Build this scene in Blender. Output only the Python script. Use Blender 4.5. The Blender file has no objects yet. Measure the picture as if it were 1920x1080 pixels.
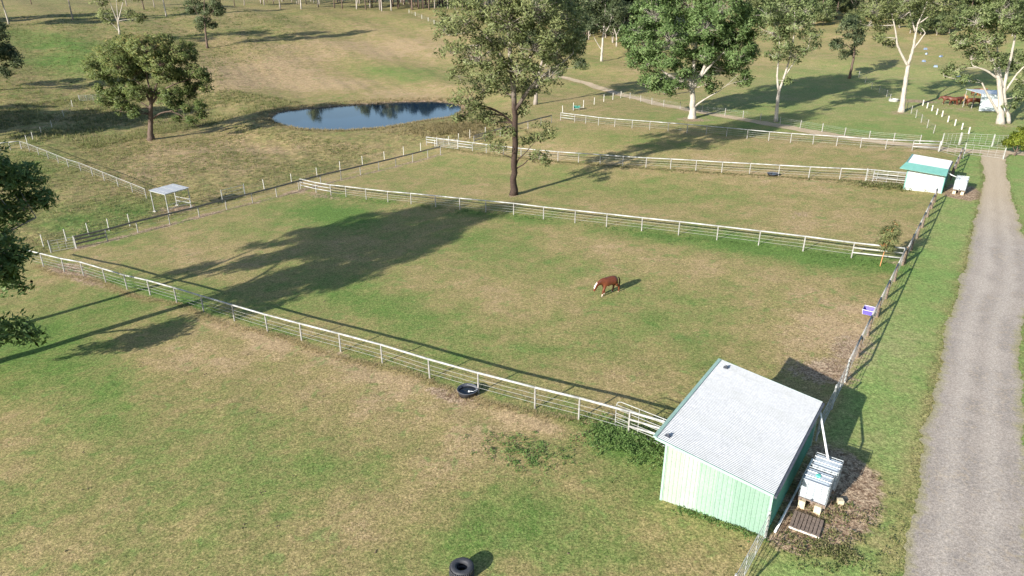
import bpy, bmesh, math, random
import numpy as np
from mathutils import Vector, Matrix

random.seed(7); RNG = np.random.default_rng(11)
R = math.radians
sc = bpy.context.scene
COL = sc.collection

# ------------------------------------------------------------------ camera
FPX, HORIZON, CAM_H = 1333.0, -58.0, 22.0
PITCH = math.atan((540 - HORIZON) / FPX)
CP, SP = math.cos(PITCH), math.sin(PITCH)
cam_d = bpy.data.cameras.new('camera'); cam = bpy.data.objects.new('camera', cam_d); COL.objects.link(cam)
cam.location = (0, 0, CAM_H); cam.rotation_euler = (R(90) - PITCH, 0, 0)
cam_d.sensor_width = 36; cam_d.lens = 36 * FPX / 1920
cam_d.clip_start = 0.5; cam_d.clip_end = 6000
sc.camera = cam

# ------------------------------------------------------------------ light
SUN_AZ, SUN_EL = R(46.5), R(21.0)          # direction the shadows fall (from +Y towards +X), height of the sun
world = bpy.data.worlds.new('World'); sc.world = world; world.use_nodes = True
wn = world.node_tree.nodes; wl = world.node_tree.links
sky = wn.new('ShaderNodeTexSky'); sky.sky_type = 'NISHITA'; sky.sun_disc = False
sky.sun_elevation = SUN_EL; sky.sun_rotation = SUN_AZ + math.pi
sky.air_density = 1.0; sky.dust_density = 0.6; sky.ozone_density = 1.6
bg = wn['Background']; bg.inputs[1].default_value = 0.10
wl.new(sky.outputs[0], bg.inputs[0])
sun_d = bpy.data.lights.new('sun', 'SUN'); sun = bpy.data.objects.new('sun', sun_d); COL.objects.link(sun)
sun_d.energy = 5.0; sun_d.angle = R(0.53); sun_d.color = (1.0, 0.955, 0.88)
SUNV = Vector((math.sin(SUN_AZ) * math.cos(SUN_EL), math.cos(SUN_AZ) * math.cos(SUN_EL), -math.sin(SUN_EL)))
sun.rotation_euler = SUNV.to_track_quat('-Z', 'Y').to_euler()
vs = sc.view_settings
vs.view_transform = 'Standard'; vs.look = 'None'; vs.gamma = 1; vs.use_curve_mapping = False
vs.exposure = 1.08

# ------------------------------------------------------------------ terrain
def ray(x, y):
    a = (x - 960) / FPX; b = -(y - 540) / FPX
    return np.array([a, CP + SP * b, -SP + CP * b])
_r = ray(1965, HORIZON); AZ = math.atan2(_r[0], _r[1])
D1 = np.array([math.sin(AZ), math.cos(AZ)])      # w: along the driveway, away
D2 = np.array([-math.cos(AZ), math.sin(AZ)])     # u: along the cross fences, to the left and downhill
def uw(X, Y): return X * D2[0] + Y * D2[1], X * D1[0] + Y * D1[1]
def xy(u, w): return u * D2[0] + w * D1[0], u * D2[1] + w * D1[1]
def sst(a, b, x):
    t = np.clip((x - a) / (b - a), 0, 1); return t * t * (3 - 2 * t)
def on_z(x, y, z):
    r = ray(x, y); t = (z - CAM_H) / r[2]; return np.array([0, 0, CAM_H]) + r * t
def wave(X, Y):
    return (np.sin(X * .11 + 1.3) * np.sin(Y * .09 + .4) + .6 * np.sin(X * .23 + Y * .17) + .4 * np.sin(X * .41 - Y * .37 + 2)) / 2
_hum = [(random.uniform(0, 6.28), random.uniform(1.3, 6.5), random.uniform(0, 6.28)) for _ in range(14)]
def hummock(X, Y):
    z = 0
    for a, wl, ph in _hum: z = z + wl / 4 * np.sin((X * math.cos(a) + Y * math.sin(a)) * 2 * math.pi / wl + ph)
    return z / len(_hum)
def native(X, Y):
    u, w = uw(X, Y)
    S = .083 - .040 * sst(72, 108, w)
    a = S * (u - 4.5); a = .5 * (a + np.sqrt(a * a + .04))
    a = a / (1 + (a / 6.3) ** 4) ** .25
    r = np.hypot(X, Y)
    hill = (8 + 5.1 * sst(40, 130, u)) * sst(152, 335, r)
    rough = sst(80, 95, u) * .16
    far = sst(120, 200, r) * .35
    return -a + hill + hummock(X, Y) * (.045 * sst(9.5, 13, u) + .11 * sst(79, 84, u)) + wave(X, Y) * (.03 * sst(8, 20, u) + rough + far)
POND_Z = -5.25
_pp = [(508,222),(517,213),(535,208),(565,204.5),(600,202),(640,199),(680,196),(720,193.5),(760,191),(800,190.5),(835,192),(860,196),
       (868,204),(858,213),(838,221),(805,225),(775,229),(745,235),(715,239.5),(680,242.5),(640,244.5),(600,243.5),(560,241),(530,234),(514,228)]
def smooth_closed(P, n=2):
    P = np.array(P, float)
    for _ in range(n):
        Q = np.empty((len(P) * 2, 2)); N = np.roll(P, -1, 0)
        Q[0::2] = .75 * P + .25 * N; Q[1::2] = .25 * P + .75 * N; P = Q
    return P
POND = smooth_closed([on_z(x, y, POND_Z)[:2] for x, y in _pp], 2)
def poly_sdf(X, Y, P):
    X = np.asarray(X, float); Y = np.asarray(Y, float)
    d = np.full(X.shape, 1e9); ins = np.zeros(X.shape, bool)
    for i in range(len(P)):
        a = P[i]; b = P[(i + 1) % len(P)]; e = b - a
        t = np.clip(((X - a[0]) * e[0] + (Y - a[1]) * e[1]) / (e @ e + 1e-12), 0, 1)
        d = np.minimum(d, np.hypot(X - a[0] - t * e[0], Y - a[1] - t * e[1]))
        c = ((a[1] > Y) != (b[1] > Y)) & (X < (b[0] - a[0]) * (Y - a[1]) / (b[1] - a[1] + 1e-12) + a[0])
        ins ^= c
    return np.where(ins, -d, d)
def terr(X, Y):
    X = np.asarray(X, float); Y = np.asarray(Y, float)
    z = native(X, Y)
    near = (X > -75) & (X < 15) & (Y > 105) & (Y < 185)
    if near.any():
        Xn, Yn = X[near], Y[near]
        d = poly_sdf(Xn, Yn, POND)
        bank = POND_Z + np.where(d > 0, .05 + .35 * sst(0, 3.0, d) , .05 + d * .35)
        k = sst(1.0, 15, d)
        zz = z.copy(); zz[near] = bank * (1 - k) + z[near] * k; z = zz
    return z
def gz(X, Y): return float(terr(np.array([X]), np.array([Y]))[0])
def hit(x, y):
    r = ray(x, y); r = r / np.linalg.norm(r)
    t = np.arange(6, 900, .75); P = r[None, :] * t[:, None]; P[:, 2] += CAM_H
    below = P[:, 2] < terr(P[:, 0], P[:, 1])
    i = int(np.argmax(below)); lo, hi = t[max(i - 1, 0)], t[i]
    tt = np.linspace(lo, hi, 60); P = r[None, :] * tt[:, None]; P[:, 2] += CAM_H
    j = int(np.argmax(P[:, 2] < terr(P[:, 0], P[:, 1])))
    return P[j]
def pxm(p): return FPX / (p[1] * CP - (p[2] - CAM_H) * SP)      # picture pixels per metre at a point

# ------------------------------------------------------------------ material helpers
def new_mat(name, rough=.8, spec=.3):
    m = bpy.data.materials.new(name); m.use_nodes = True
    nt = m.node_tree; b = nt.nodes['Principled BSDF']
    b.inputs['Roughness'].default_value = rough; b.inputs['Specular IOR Level'].default_value = spec
    return m, nt, b
def nd(nt, t, **kw):
    n = nt.nodes.new(t)
    for k, v in kw.items():
        if k.startswith('i_'): n.inputs[k[2:].replace('_', ' ')].default_value = v
        else: setattr(n, k, v)
    return n
def mixc(nt, fac, a, b, blend='MIX'):
    n = nt.nodes.new('ShaderNodeMix'); n.data_type = 'RGBA'; n.blend_type = blend
    for s, v in ((n.inputs[0], fac), (n.inputs[6], a), (n.inputs[7], b)):
        if hasattr(v, 'links'): nt.links.new(v, s)
        elif isinstance(v, (int, float)): s.default_value = v
        else: s.default_value = (*v, 1) if len(v) == 3 else v
    return n.outputs[2]
def mth(nt, op, a, b=None, c=None, clamp=False):
    n = nt.nodes.new('ShaderNodeMath'); n.operation = op; n.use_clamp = clamp
    for i, v in enumerate((a, b, c)):
        if v is None: continue
        if hasattr(v, 'links'): nt.links.new(v, n.inputs[i])
        else: n.inputs[i].default_value = v
    return n.outputs[0]
def noise(nt, scale, detail=4, rough=.55, vec=None, dist=0):
    n = nd(nt, 'ShaderNodeTexNoise'); n.inputs['Scale'].default_value = scale; n.inputs['Detail'].default_value = detail
    n.inputs['Roughness'].default_value = rough; n.inputs['Distortion'].default_value = dist
    if vec is not None: nt.links.new(vec, n.inputs['Vector'])
    return n.outputs[0]
def mrange(nt, v, a, b, c=0, d=1):
    n = nd(nt, 'ShaderNodeMapRange', clamp=True); nt.links.new(v, n.inputs[0])
    for i, k in zip((1, 2, 3, 4), (a, b, c, d)): n.inputs[i].default_value = k
    return n.outputs[0]
def attr(nt, name):
    n = nd(nt, 'ShaderNodeAttribute', attribute_name=name); return n.outputs['Fac']
def objco(nt): return nd(nt, 'ShaderNodeTexCoord').outputs['Object']
def geopos(nt): return nd(nt, 'ShaderNodeNewGeometry').outputs['Position']
def bump(nt, b, h, strength=.5, dist=.02):
    n = nd(nt, 'ShaderNodeBump'); n.inputs['Strength'].default_value = strength; n.inputs['Distance'].default_value = dist
    nt.links.new(h, n.inputs['Height']); nt.links.new(n.outputs[0], b.inputs['Normal'])
def worn(name, c1, c2, rough=.6, scale=3, lo=.4, hi=.65, metal=0, spec=.4, bmp=0):
    m, nt, b = new_mat(name, rough, spec); b.inputs['Metallic'].default_value = metal
    v = geopos(nt)
    f = mrange(nt, noise(nt, scale, 6, .65, v), lo, hi)
    col = mixc(nt, f, c1, c2)
    g = mrange(nt, noise(nt, scale * 9, 3, .6, v), .3, .7, .86, 1.1)
    col = mixc(nt, 1.0, col, nd_rgb(nt, g), 'MULTIPLY')
    nt.links.new(col, b.inputs['Base Color'])
    if bmp: bump(nt, b, noise(nt, scale * 8, 4, .6, v), bmp, .02)
    return m
def nd_rgb(nt, v):
    n = nd(nt, 'ShaderNodeCombineColor')
    for i in range(3): nt.links.new(v, n.inputs[i])
    return n.outputs[0]

# ------------------------------------------------------------------ mesh helpers
class MB:
    def __init__(s): s.v = []; s.f = []
    def add(s, vs_, fs):
        o = len(s.v); s.v += [tuple(map(float, p)) for p in vs_]; s.f += [tuple(i + o for i in f) for f in fs]; return s
    def box(s, c, d, rot=None, taper=1.0):
        hx, hy, hz = d[0] / 2, d[1] / 2, d[2] / 2; P = []
        for z, k in ((-hz, 1), (hz, taper)):
            for x, y in ((-hx, -hy), (hx, -hy), (hx, hy), (-hx, hy)): P.append(Vector((x * k, y * k, z)))
        if rot is not None: P = [rot @ p for p in P]
        P = [p + Vector(c) for p in P]
        return s.add(P, [(3, 2, 1, 0), (4, 5, 6, 7), (0, 1, 5, 4), (1, 2, 6, 5), (2, 3, 7, 6), (3, 0, 4, 7)])
    def tube(s, pts, rad, n=6, caps=True):
        pts = [Vector(p) for p in pts]; k = len(pts)
        rad = [rad] * k if isinstance(rad, (int, float)) else list(rad)
        P = []; prev = None
        for i in range(k):
            t = (pts[min(i + 1, k - 1)] - pts[max(i - 1, 0)])
            t = t.normalized() if t.length > 1e-9 else Vector((0, 0, 1))
            if prev is None:
                a = t.orthogonal().normalized()
            else:
                a = prev - t * prev.dot(t); a = a.normalized() if a.length > 1e-6 else t.orthogonal().normalized()
            prev = a; b = t.cross(a)
            for j in range(n):
                an = 2 * math.pi * j / n; P.append(pts[i] + (a * math.cos(an) + b * math.sin(an)) * rad[i])
        F = []
        for i in range(k - 1):
            for j in range(n):
                F.append((i * n + j, i * n + (j + 1) % n, (i + 1) * n + (j + 1) % n, (i + 1) * n + j))
        if caps: F.append(tuple(range(n))[::-1]); F.append(tuple((k - 1) * n + j for j in range(n)))
        return s.add(P, F)
    def lathe(s, prof, n=24, c=(0, 0, 0), closed=False):
        P = []; F = []
        for r, z in prof:
            for j in range(n):
                a = 2 * math.pi * j / n; P.append((c[0] + r * math.cos(a), c[1] + r * math.sin(a), c[2] + z))
        k = len(prof)
        for i in range(k if closed else k - 1):
            for j in range(n):
                i2 = (i + 1) % k
                F.append((i * n + j, i * n + (j + 1) % n, i2 * n + (j + 1) % n, i2 * n + j))
        return s.add(P, F)
    def mesh(s, name, m, smooth=False):
        me = bpy.data.meshes.new(name); me.from_pydata(s.v, [], s.f); me.materials.append(m)
        if smooth: me.polygons.foreach_set('use_smooth', [True] * len(me.polygons))
        me.update(); return me
    def build(s, name, m, parent=None, smooth=False, bevel=0):
        me = s.mesh(name, m, smooth)
        if bevel:
            bm = bmesh.new(); bm.from_mesh(me)
            bmesh.ops.bevel(bm, geom=[e for e in bm.edges if len(e.link_faces) == 2 and e.calc_face_angle(0) > .6], offset=bevel, segments=2, affect='EDGES', profile=.6)
            bm.to_mesh(me); bm.free()
        return put(name, me, parent)
def put(name, me, parent=None, loc=None, rotz=None):
    o = bpy.data.objects.new(name, me); COL.objects.link(o)
    if parent is not None: o.parent = parent
    if loc is not None: o.location = loc
    if rotz is not None: o.rotation_euler = (0, 0, rotz)
    return o
def tag(o, label=None, cat=None, group=None, kind=None):
    if label: o['label'] = label
    if cat: o['category'] = cat
    if group: o['group'] = group
    if kind: o['kind'] = kind
    return o
def thing(name, label, cat, loc=(0, 0, 0), rotz=0, group=None):
    o = bpy.data.objects.new(name, None); COL.objects.link(o); o.empty_display_size = .3
    o.location = tuple(float(q) for q in loc); o.rotation_euler = (0, 0, rotz)
    return tag(o, label, cat, group)
def copy_tree(o, parent=None):
    c = o.copy(); COL.objects.link(c); c.parent = parent
    for ch in o.children: copy_tree(ch, c)
    return c
ROT_UW = math.atan2(D1[1], D1[0])      # local +X = along driveway (w), local +Y = u
def uwz(u, w, dz=0):
    X, Y = xy(u, w); return Vector((X, Y, gz(X, Y) + dz))

# ------------------------------------------------------------------ materials
M = {}
M['white_rail'] = worn('white_rail', (.42, .42, .40), (.25, .245, .225), .5, 1.6, .42, .66)
M['grey_post'] = worn('grey_post', (.34, .325, .30), (.20, .188, .168), .7, 4, .4, .7)
M['white_post'] = worn('white_post', (.54, .52, .47), (.34, .32, .27), .7, 5, .45, .75)
M['wire'] = worn('wire', (.40, .40, .37), (.30, .29, .27), .5, 2)
M['timber_post'] = worn('timber_post', (.20, .145, .10), (.10, .075, .055), .85, 5, .35, .65, bmp=.4)
M['shade_toned_rail'] = worn('backlit_toned_rail', (.20, .18, .155), (.13, .115, .10), .75, 4)  # colour darkened to carry the shade of the rail's backlit side
M['galv'] = worn('galvanised', (.55, .57, .58), (.40, .42, .43), .4, 3, .4, .7, metal=.35)
M['roof'] = worn('white_roof_steel', (.44, .445, .45), (.41, .415, .42), .5, .7, .45, .75, spec=.5)
M['roof_dirty'] = worn('stained_roof_steel', (.43, .435, .435), (.355, .36, .35), .5, 1.6, .50, .78, spec=.5)
M['green_trim'] = worn('pale_green_trim', (.29, .42, .35), (.24, .36, .30), .45, 2)
M['teal_trim'] = worn('teal_trim', (.125, .285, .25), (.10, .245, .215), .45, 2)
M['green_wall'] = worn('green_wall_steel', (.175, .275, .21), (.20, .30, .235), .5, 1.2, .35, .7)
M['green_wall_b'] = worn('lighter_green_wall_steel', (.21, .315, .245), (.24, .335, .27), .5, 1.0, .35, .7)
M['faded_wall'] = worn('faded_green_wall_steel', (.25, .375, .27), (.21, .34, .24), .5, 1.3, .4, .7)
M['pale_wall'] = worn('pale_wall_steel', (.31, .37, .31), (.26, .34, .27), .5, 1.1, .4, .7)
M['pale_wall_b'] = worn('bleached_wall_steel', (.30, .35, .285), (.26, .33, .26), .5, 1.7, .4, .7)
M['white_wall'] = worn('white_wall_steel', (.46, .50, .48), (.40, .45, .43), .5, 1.1, .4, .7)
M['dark_green_wall'] = worn('deep_green_wall_steel', (.11, .33, .24), (.09, .26, .19), .5, 1.2, .35, .7)
M['pvc'] = worn('white_pvc', (.78, .78, .76), (.68, .68, .64), .35, 3, .45, .8)
M['black_rubber'] = worn('black_rubber', (.030, .032, .038), (.055, .055, .06), .65, 8, .4, .7, bmp=.3)
M['dark_plastic'] = worn('dark_plastic', (.055, .06, .075), (.10, .105, .12), .5, 6, .4, .7)
M['blue_bin'] = worn('violet_blue_plastic', (.10, .075, .36), (.14, .11, .42), .4, 6)
M['bin_rim'] = worn('pale_lilac_rim', (.62, .58, .74), (.5, .48, .62), .5, 6)
M['limestone'] = worn('cream_limestone', (.58, .50, .34), (.42, .36, .25), .9, 6, .4, .7, bmp=.5)
M['old_timber'] = worn('old_grey_timber', (.24, .18, .14), (.14, .105, .085), .85, 7, .35, .65, bmp=.5)
M['tank_cap'] = worn('teal_cap', (.10, .50, .40), (.12, .42, .36), .4, 6)
M['cage'] = worn('galvanised_cage', (.40, .42, .43), (.30, .32, .33), .4, 5, metal=.3)
M['blue_paint'] = worn('blue_paint', (.17, .22, .32), (.20, .27, .37), .5, 5)
M['teal_plastic'] = worn('teal_plastic', (.03, .17, .14), (.05, .22, .18), .5, 5)
M['manure'] = worn('dry_manure', (.085, .062, .040), (.14, .105, .065), .9, 9)
M['hoof'] = worn('hoof', (.35, .30, .24), (.25, .21, .17), .6, 9)
M['stake'] = worn('orange_stake', (.55, .24, .10), (.45, .2, .09), .7, 9)
m, nt, b = new_mat('tank_plastic', .35, .45); M['tank'] = m
v = geopos(nt); col = mixc(nt, mrange(nt, noise(nt, 2.2, 4, .6, v), .4, .7), (.48, .52, .55), (.41, .46, .49))
nt.links.new(col, b.inputs['Base Color']); b.inputs['Subsurface Weight'].default_value = .15; b.inputs['Subsurface Radius'].default_value = (.1, .1, .1)
m, nt, b = new_mat('trough_water', .05, .5); b.inputs['Base Color'].default_value = (.012, .015, .018, 1); M['trough_water'] = m

def ground_mat():
    m, nt, b = new_mat('pasture', .95, .12)
    P = geopos(nt)
    tan, green, dirt, rough, rich = (attr(nt, k) for k in ('tan', 'green', 'dirt', 'rough', 'rich'))
    nL = noise(nt, .075, 5, .6, P, .4); nM = noise(nt, .42, 5, .62, P, .3); nS = noise(nt, 2.3, 4, .65, P); nF = noise(nt, 9.0, 3, .7, P); nX = noise(nt, 26.0, 2, .7, P)
    # how dry the sward is: big drifts, broken up by small patches
    dry = mth(nt, 'ADD', mth(nt, 'MULTIPLY', nL, .85), mth(nt, 'MULTIPLY', nM, 1.05))
    dry = mth(nt, 'ADD', dry, mth(nt, 'MULTIPLY', nS, .55))
    dry = mth(nt, 'ADD', dry, mth(nt, 'MULTIPLY', nF, .60))
    dry = mth(nt, 'ADD', mth(nt, 'SUBTRACT', dry, 1.50), mth(nt, 'SUBTRACT', mth(nt, 'MULTIPLY', tan, .38), mth(nt, 'MULTIPLY', green, .55)))
    f = mrange(nt, dry, -.50, .40)
    ramp = nd(nt, 'ShaderNodeValToRGB'); nt.links.new(f, ramp.inputs[0])
    e = ramp.color_ramp.elements
    e[0].position = 0; e[0].color = (.108, .176, .040, 1)
    e[1].position = 1; e[1].color = (.375, .270, .150, 1)
    for p, c in ((.28, (.176, .200, .062)), (.52, (.246, .214, .084)), (.76, (.308, .236, .110))):
        n = e.new(p); n.color = (*c, 1)
    col = ramp.outputs[0]
    col = mixc(nt, mth(nt, 'MULTIPLY', rich, mrange(nt, mth(nt, 'ADD', nM, mth(nt, 'MULTIPLY', nS, .3)), .35, .85, 1.0, .45)), col, (.180, .285, .078))
    # bare earth
    dm = mrange(nt, mth(nt, 'ADD', dirt, mth(nt, 'ADD', mth(nt, 'MULTIPLY', mth(nt, 'SUBTRACT', nM, .5), .7), mth(nt, 'MULTIPLY', mth(nt, 'SUBTRACT', nS, .5), 1.1))), .42, .72)
    earth = mixc(nt, mrange(nt, mth(nt, 'ADD', mth(nt, 'MULTIPLY', nF, .5), mth(nt, 'MULTIPLY', nS, .5)), .42, .60), (.19, .120, .075), (.42, .315, .21))
    col = mixc(nt, dm, col, earth)
    # small greener tufts and drier specks
    n1 = noise(nt, .95, 4, .6, P, .6); spot = mrange(nt, mth(nt, 'ADD', n1, mth(nt, 'MULTIPLY', nF, .25)), .70, .80)
    col = mixc(nt, mth(nt, 'MULTIPLY', spot, mrange(nt, dm, 0, 1, .55, 0)), col, (.120, .200, .052))
    spec = mrange(nt, noise(nt, 5.5, 3, .7, P), .66, .72); col = mixc(nt, mth(nt, 'MULTIPLY', spec, .35), col, (.13, .095, .05))
    # blade-scale light and dark flecks, imitating micro-shadow among the blades in the colour
    fl = mrange(nt, nX, .30, .70, .50, 1.50)
    fl2 = mrange(nt, nF, .30, .70, .55, 1.45)
    fl3 = mrange(nt, noise(nt, 4.2, 3, .65, P), .30, .70, .74, 1.26)
    col = mixc(nt, 1.0, col, nd_rgb(nt, mth(nt, 'MULTIPLY', mth(nt, 'MULTIPLY', fl, fl2), fl3)), 'MULTIPLY')
    tus = nd(nt, 'ShaderNodeTexVoronoi'); tus.inputs['Scale'].default_value = 1.15; nt.links.new(P, tus.inputs['Vector'])
    tb = mrange(nt, tus.outputs['Distance'], .1, .75, 1.12, .72)
    col = mixc(nt, rough, col, mixc(nt, 1.0, col, nd_rgb(nt, tb), 'MULTIPLY'))
    nt.links.new(col, b.inputs['Base Color'])
    h = mth(nt, 'ADD', mth(nt, 'MULTIPLY', nX, .35), mth(nt, 'MULTIPLY', nF, .8))
    h = mth(nt, 'ADD', h, mth(nt, 'MULTIPLY', mth(nt, 'MULTIPLY', nS, rough), 3.5))
    bump(nt, b, h, .75, .055)
    return m
M['pasture'] = ground_mat()
def gravel_mat(name, c1, c2, c3, wheel=False):
    m, nt, b = new_mat(name, .95, .15); P = geopos(nt)
    nM = noise(nt, .35, 5, .6, P, .5); nS = noise(nt, 3, 5, .7, P); nX = noise(nt, 22, 3, .8, P); nG = noise(nt, 8, 3, .7, P)
    col = mixc(nt, mrange(nt, nM, .42, .60), c1, c2)
    col = mixc(nt, mrange(nt, mth(nt, 'ADD', mth(nt, 'MULTIPLY', nS, .6), mth(nt, 'MULTIPLY', nM, .4)), .52, .68), col, c3)
    if wheel:
        ac = mth(nt, 'ADD', attr(nt, 'across'), mth(nt, 'MULTIPLY', mth(nt, 'SUBTRACT', nM, .5), .25))
        tr = mth(nt, 'MINIMUM', mth(nt, 'ABSOLUTE', mth(nt, 'SUBTRACT', ac, .30)), mth(nt, 'ABSOLUTE', mth(nt, 'SUBTRACT', ac, .66)))
        col = mixc(nt, mrange(nt, tr, .03, .14, .38, 0), col, (.49, .425, .355))
        ed = mrange(nt, mth(nt, 'ADD', mth(nt, 'ABSOLUTE', mth(nt, 'SUBTRACT', ac, .5)), mth(nt, 'MULTIPLY', mth(nt, 'SUBTRACT', nS, .5), .22)), .40, .50)
        col = mixc(nt, mth(nt, 'MULTIPLY', ed, .8), col, (.30, .27, .135))
        col = mixc(nt, mrange(nt, attr(nt, 'along'), 72, 92, 0, .75), col, (.46, .36, .235))
    col = mixc(nt, 1.0, col, nd_rgb(nt, mth(nt, 'MULTIPLY', mrange(nt, nX, .3, .7, .62, 1.38), mrange(nt, nG, .3, .7, .72, 1.28))), 'MULTIPLY')
    nt.links.new(col, b.inputs['Base Color'])
    bump(nt, b, mth(nt, 'ADD', nX, nS), .6, .03); return m
M['gravel'] = gravel_mat('driveway_gravel', (.365, .310, .258), (.295, .255, .218), (.42, .335, .24), True)
M['track'] = gravel_mat('track_dirt', (.46, .355, .24), (.38, .30, .195), (.30, .26, .135))
def water_mat():
    m, nt, b = new_mat('dam_water', .035, .5); b.inputs['Base Color'].default_value = (.010, .024, .046, 1)
    b.inputs['IOR'].default_value = 1.33
    P = geopos(nt); mp = nd(nt, 'ShaderNodeMapping'); mp.inputs['Scale'].default_value = (.6, 2.0, 1); nt.links.new(P, mp.inputs[0])
    bump(nt, b, noise(nt, 1.1, 3, .55, mp.outputs[0]), .035, .04); return m
M['water'] = water_mat()
def bark(name, c1, c2, c3, scale=3.0):
    m, nt, b = new_mat(name, .85, .2); P = geopos(nt)
    mp = nd(nt, 'ShaderNodeMapping'); mp.inputs['Scale'].default_value = (1.6, 1.6, .45); nt.links.new(P, mp.inputs[0])
    n1 = noise(nt, scale, 5, .65, mp.outputs[0], .6); n2 = noise(nt, scale * 5, 4, .7, mp.outputs[0])
    col = mixc(nt, mrange(nt, n1, .42, .62), c1, c2); col = mixc(nt, mrange(nt, n2, .52, .72), col, c3)
    nt.links.new(col, b.inputs['Base Color']); bump(nt, b, n2, .6, .05); return m
M['white_bark'] = bark('pale_gum_bark', (.43, .39, .34), (.33, .29, .245), (.18, .15, .12), 2.0)
M['grey_bark'] = bark('grey_bark', (.30, .26, .22), (.22, .19, .16), (.14, .115, .095))
M['dark_bark'] = bark('dark_bark', (.12, .085, .065), (.075, .055, .045), (.19, .13, .10))
def stocking_bark():
    m, nt, b = new_mat('dark_stocking_pale_limb_bark', .85, .2); P = objco(nt)
    mp = nd(nt, 'ShaderNodeMapping'); mp.inputs['Scale'].default_value = (1.6, 1.6, .45); nt.links.new(P, mp.inputs[0])
    n1 = noise(nt, 3, 5, .65, mp.outputs[0], .6); n2 = noise(nt, 14, 4, .7, mp.outputs[0])
    sx = nd(nt, 'ShaderNodeSeparateXYZ'); nt.links.new(P, sx.inputs[0])
    k = mrange(nt, mth(nt, 'ADD', sx.outputs[2], mth(nt, 'MULTIPLY', n1, 5.0)), 13.5, 16.5)
    lo = mixc(nt, mrange(nt, n2, .4, .65), (.034, .025, .021), (.090, .058, .044)); hi = mixc(nt, mrange(nt, n1, .4, .62), (.34, .30, .25), (.17, .14, .115))
    nt.links.new(mixc(nt, k, lo, hi), b.inputs['Base Color']); bump(nt, b, n2, .6, .05); return m
M['stocking_bark'] = stocking_bark()
def leaf_mat(name, dark, mid, light, odd=None):
    m, nt, b = new_mat(name, .55, .35)
    t = attr(nt, 'tint')
    ramp = nd(nt, 'ShaderNodeValToRGB'); nt.links.new(t, ramp.inputs[0]); e = ramp.color_ramp.elements
    e[0].position = .05; e[0].color = (*dark, 1); e[1].position = .95; e[1].color = (*(odd or light), 1)
    for p, c in ((.45, mid), (.78, light)): n = e.new(p); n.color = (*c, 1)
    nt.links.new(ramp.outputs[0], b.inputs['Base Color'])
    tr = nd(nt, 'ShaderNodeBsdfTranslucent'); nt.links.new(ramp.outputs[0], tr.inputs[0])
    mx = nd(nt, 'ShaderNodeMixShader'); mx.inputs[0].default_value = .48
    nt.links.new(b.outputs[0], mx.inputs[1]); nt.links.new(tr.outputs[0], mx.inputs[2])
    nt.links.new(mx.outputs[0], nt.nodes['Material Output'].inputs[0]); return m
M['leaf_grey'] = leaf_mat('grey_green_leaves', (.140, .175, .066), (.225, .258, .102), (.305, .325, .138), (.40, .365, .17))
M['leaf_green'] = leaf_mat('fresh_green_leaves', (.105, .170, .054), (.172, .262, .088), (.245, .335, .126), (.33, .36, .16))
M['leaf_olive'] = leaf_mat('olive_leaves', (.090, .138, .038), (.160, .205, .062), (.240, .262, .088), (.35, .295, .11))
M['leaf_dark'] = leaf_mat('dark_leaves', (.075, .105, .048), (.125, .160, .074), (.180, .212, .102), (.23, .24, .13))
M['leaf_mid'] = leaf_mat('deep_green_leaves', (.066, .105, .035), (.110, .160, .054), (.160, .215, .076), (.20, .22, .09))
M['leaf_forest'] = leaf_mat('forest_leaves', (.030, .048, .022), (.052, .075, .034), (.082, .108, .050), (.11, .125, .065))
M['leaf_pale'] = leaf_mat('pale_gum_leaves', (.145, .195, .074), (.235, .290, .116), (.315, .355, .160), (.40, .39, .195))
M['leaf_yellow'] = leaf_mat('yellow_green_leaves', (.12, .17, .02), (.22, .27, .03), (.34, .36, .05), (.42, .40, .07))
M['leaf_weed'] = leaf_mat('weed_leaves', (.105, .190, .050), (.160, .265, .072), (.220, .320, .10), (.32, .32, .15))
M['leaf_straw'] = leaf_mat('straw_blades', (.20, .175, .075), (.34, .275, .14), (.44, .355, .20), (.50, .40, .24))
M['leaf_rough'] = leaf_mat('rough_grass_blades', (.125, .165, .050), (.225, .235, .090), (.33, .285, .145), (.41, .33, .19))

# ------------------------------------------------------------------ fences, measured post by post
F1 = [(82,500),(121,510),(157,517),(199,530),(239,543),(282,553),(332,568),(382,584),(440,602),(502,621),(566,639),(639,659),(717,681),(806,710),(897,737),(1003,766),(1085,787),(1178,814)]
F2 = [(564,354),(593,361),(621,366),(649,369),(687,374),(727.5,379),(771,383),(817,388),(862.5,393),(911,398),(963,403.5),(1019,411),(1078,418),(1137,425),(1203,433),(1272,441),(1344,450),(1422,460),(1505.5,471),(1596,484),(1690,495)]
F3 = [(800,272),(820,275),(859,280),(886,283.5),(912,287),(944,291),(977,295),(1011,298.5),(1046,302),(1084.5,305),(1125,308),(1167.5,311.5),(1211,314.5),(1257,317),(1304.5,320),(1353,323.5),(1405,326.5),(1459.5,330),(1516,333.5),(1574,336.5),(1636,340)]
F4 = [(1051,225.5),(1077.5,229),(1098,231.5),(1122,235),(1152.5,238),(1185,240.5),(1218,243),(1252.5,246),(1288,249),(1324,252.5),(1362,256),(1400.5,260),(1441,264),(1482,267.5),(1524,270.5),(1568,273.5),(1613,277),(1660,280),(1710,282),(1759,284)]
FL = [(144,466),(202,452),(259,436),(319,421),(374,407),(425,393),(474,381),(519,369),(561,357),(602,346),(640,337),(676,328),(710.5,320),(742.5,312),(774,304),(802.5,296.5),(826,290.5)]
FL2 = [(889,270),(909,264),(938,256),(965,249),(990,242),(1014,235.5),(1034,230.5)]
line_pts = {}
def posts_world(px): return [Vector(hit(x, y)) for x, y in px]
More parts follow.
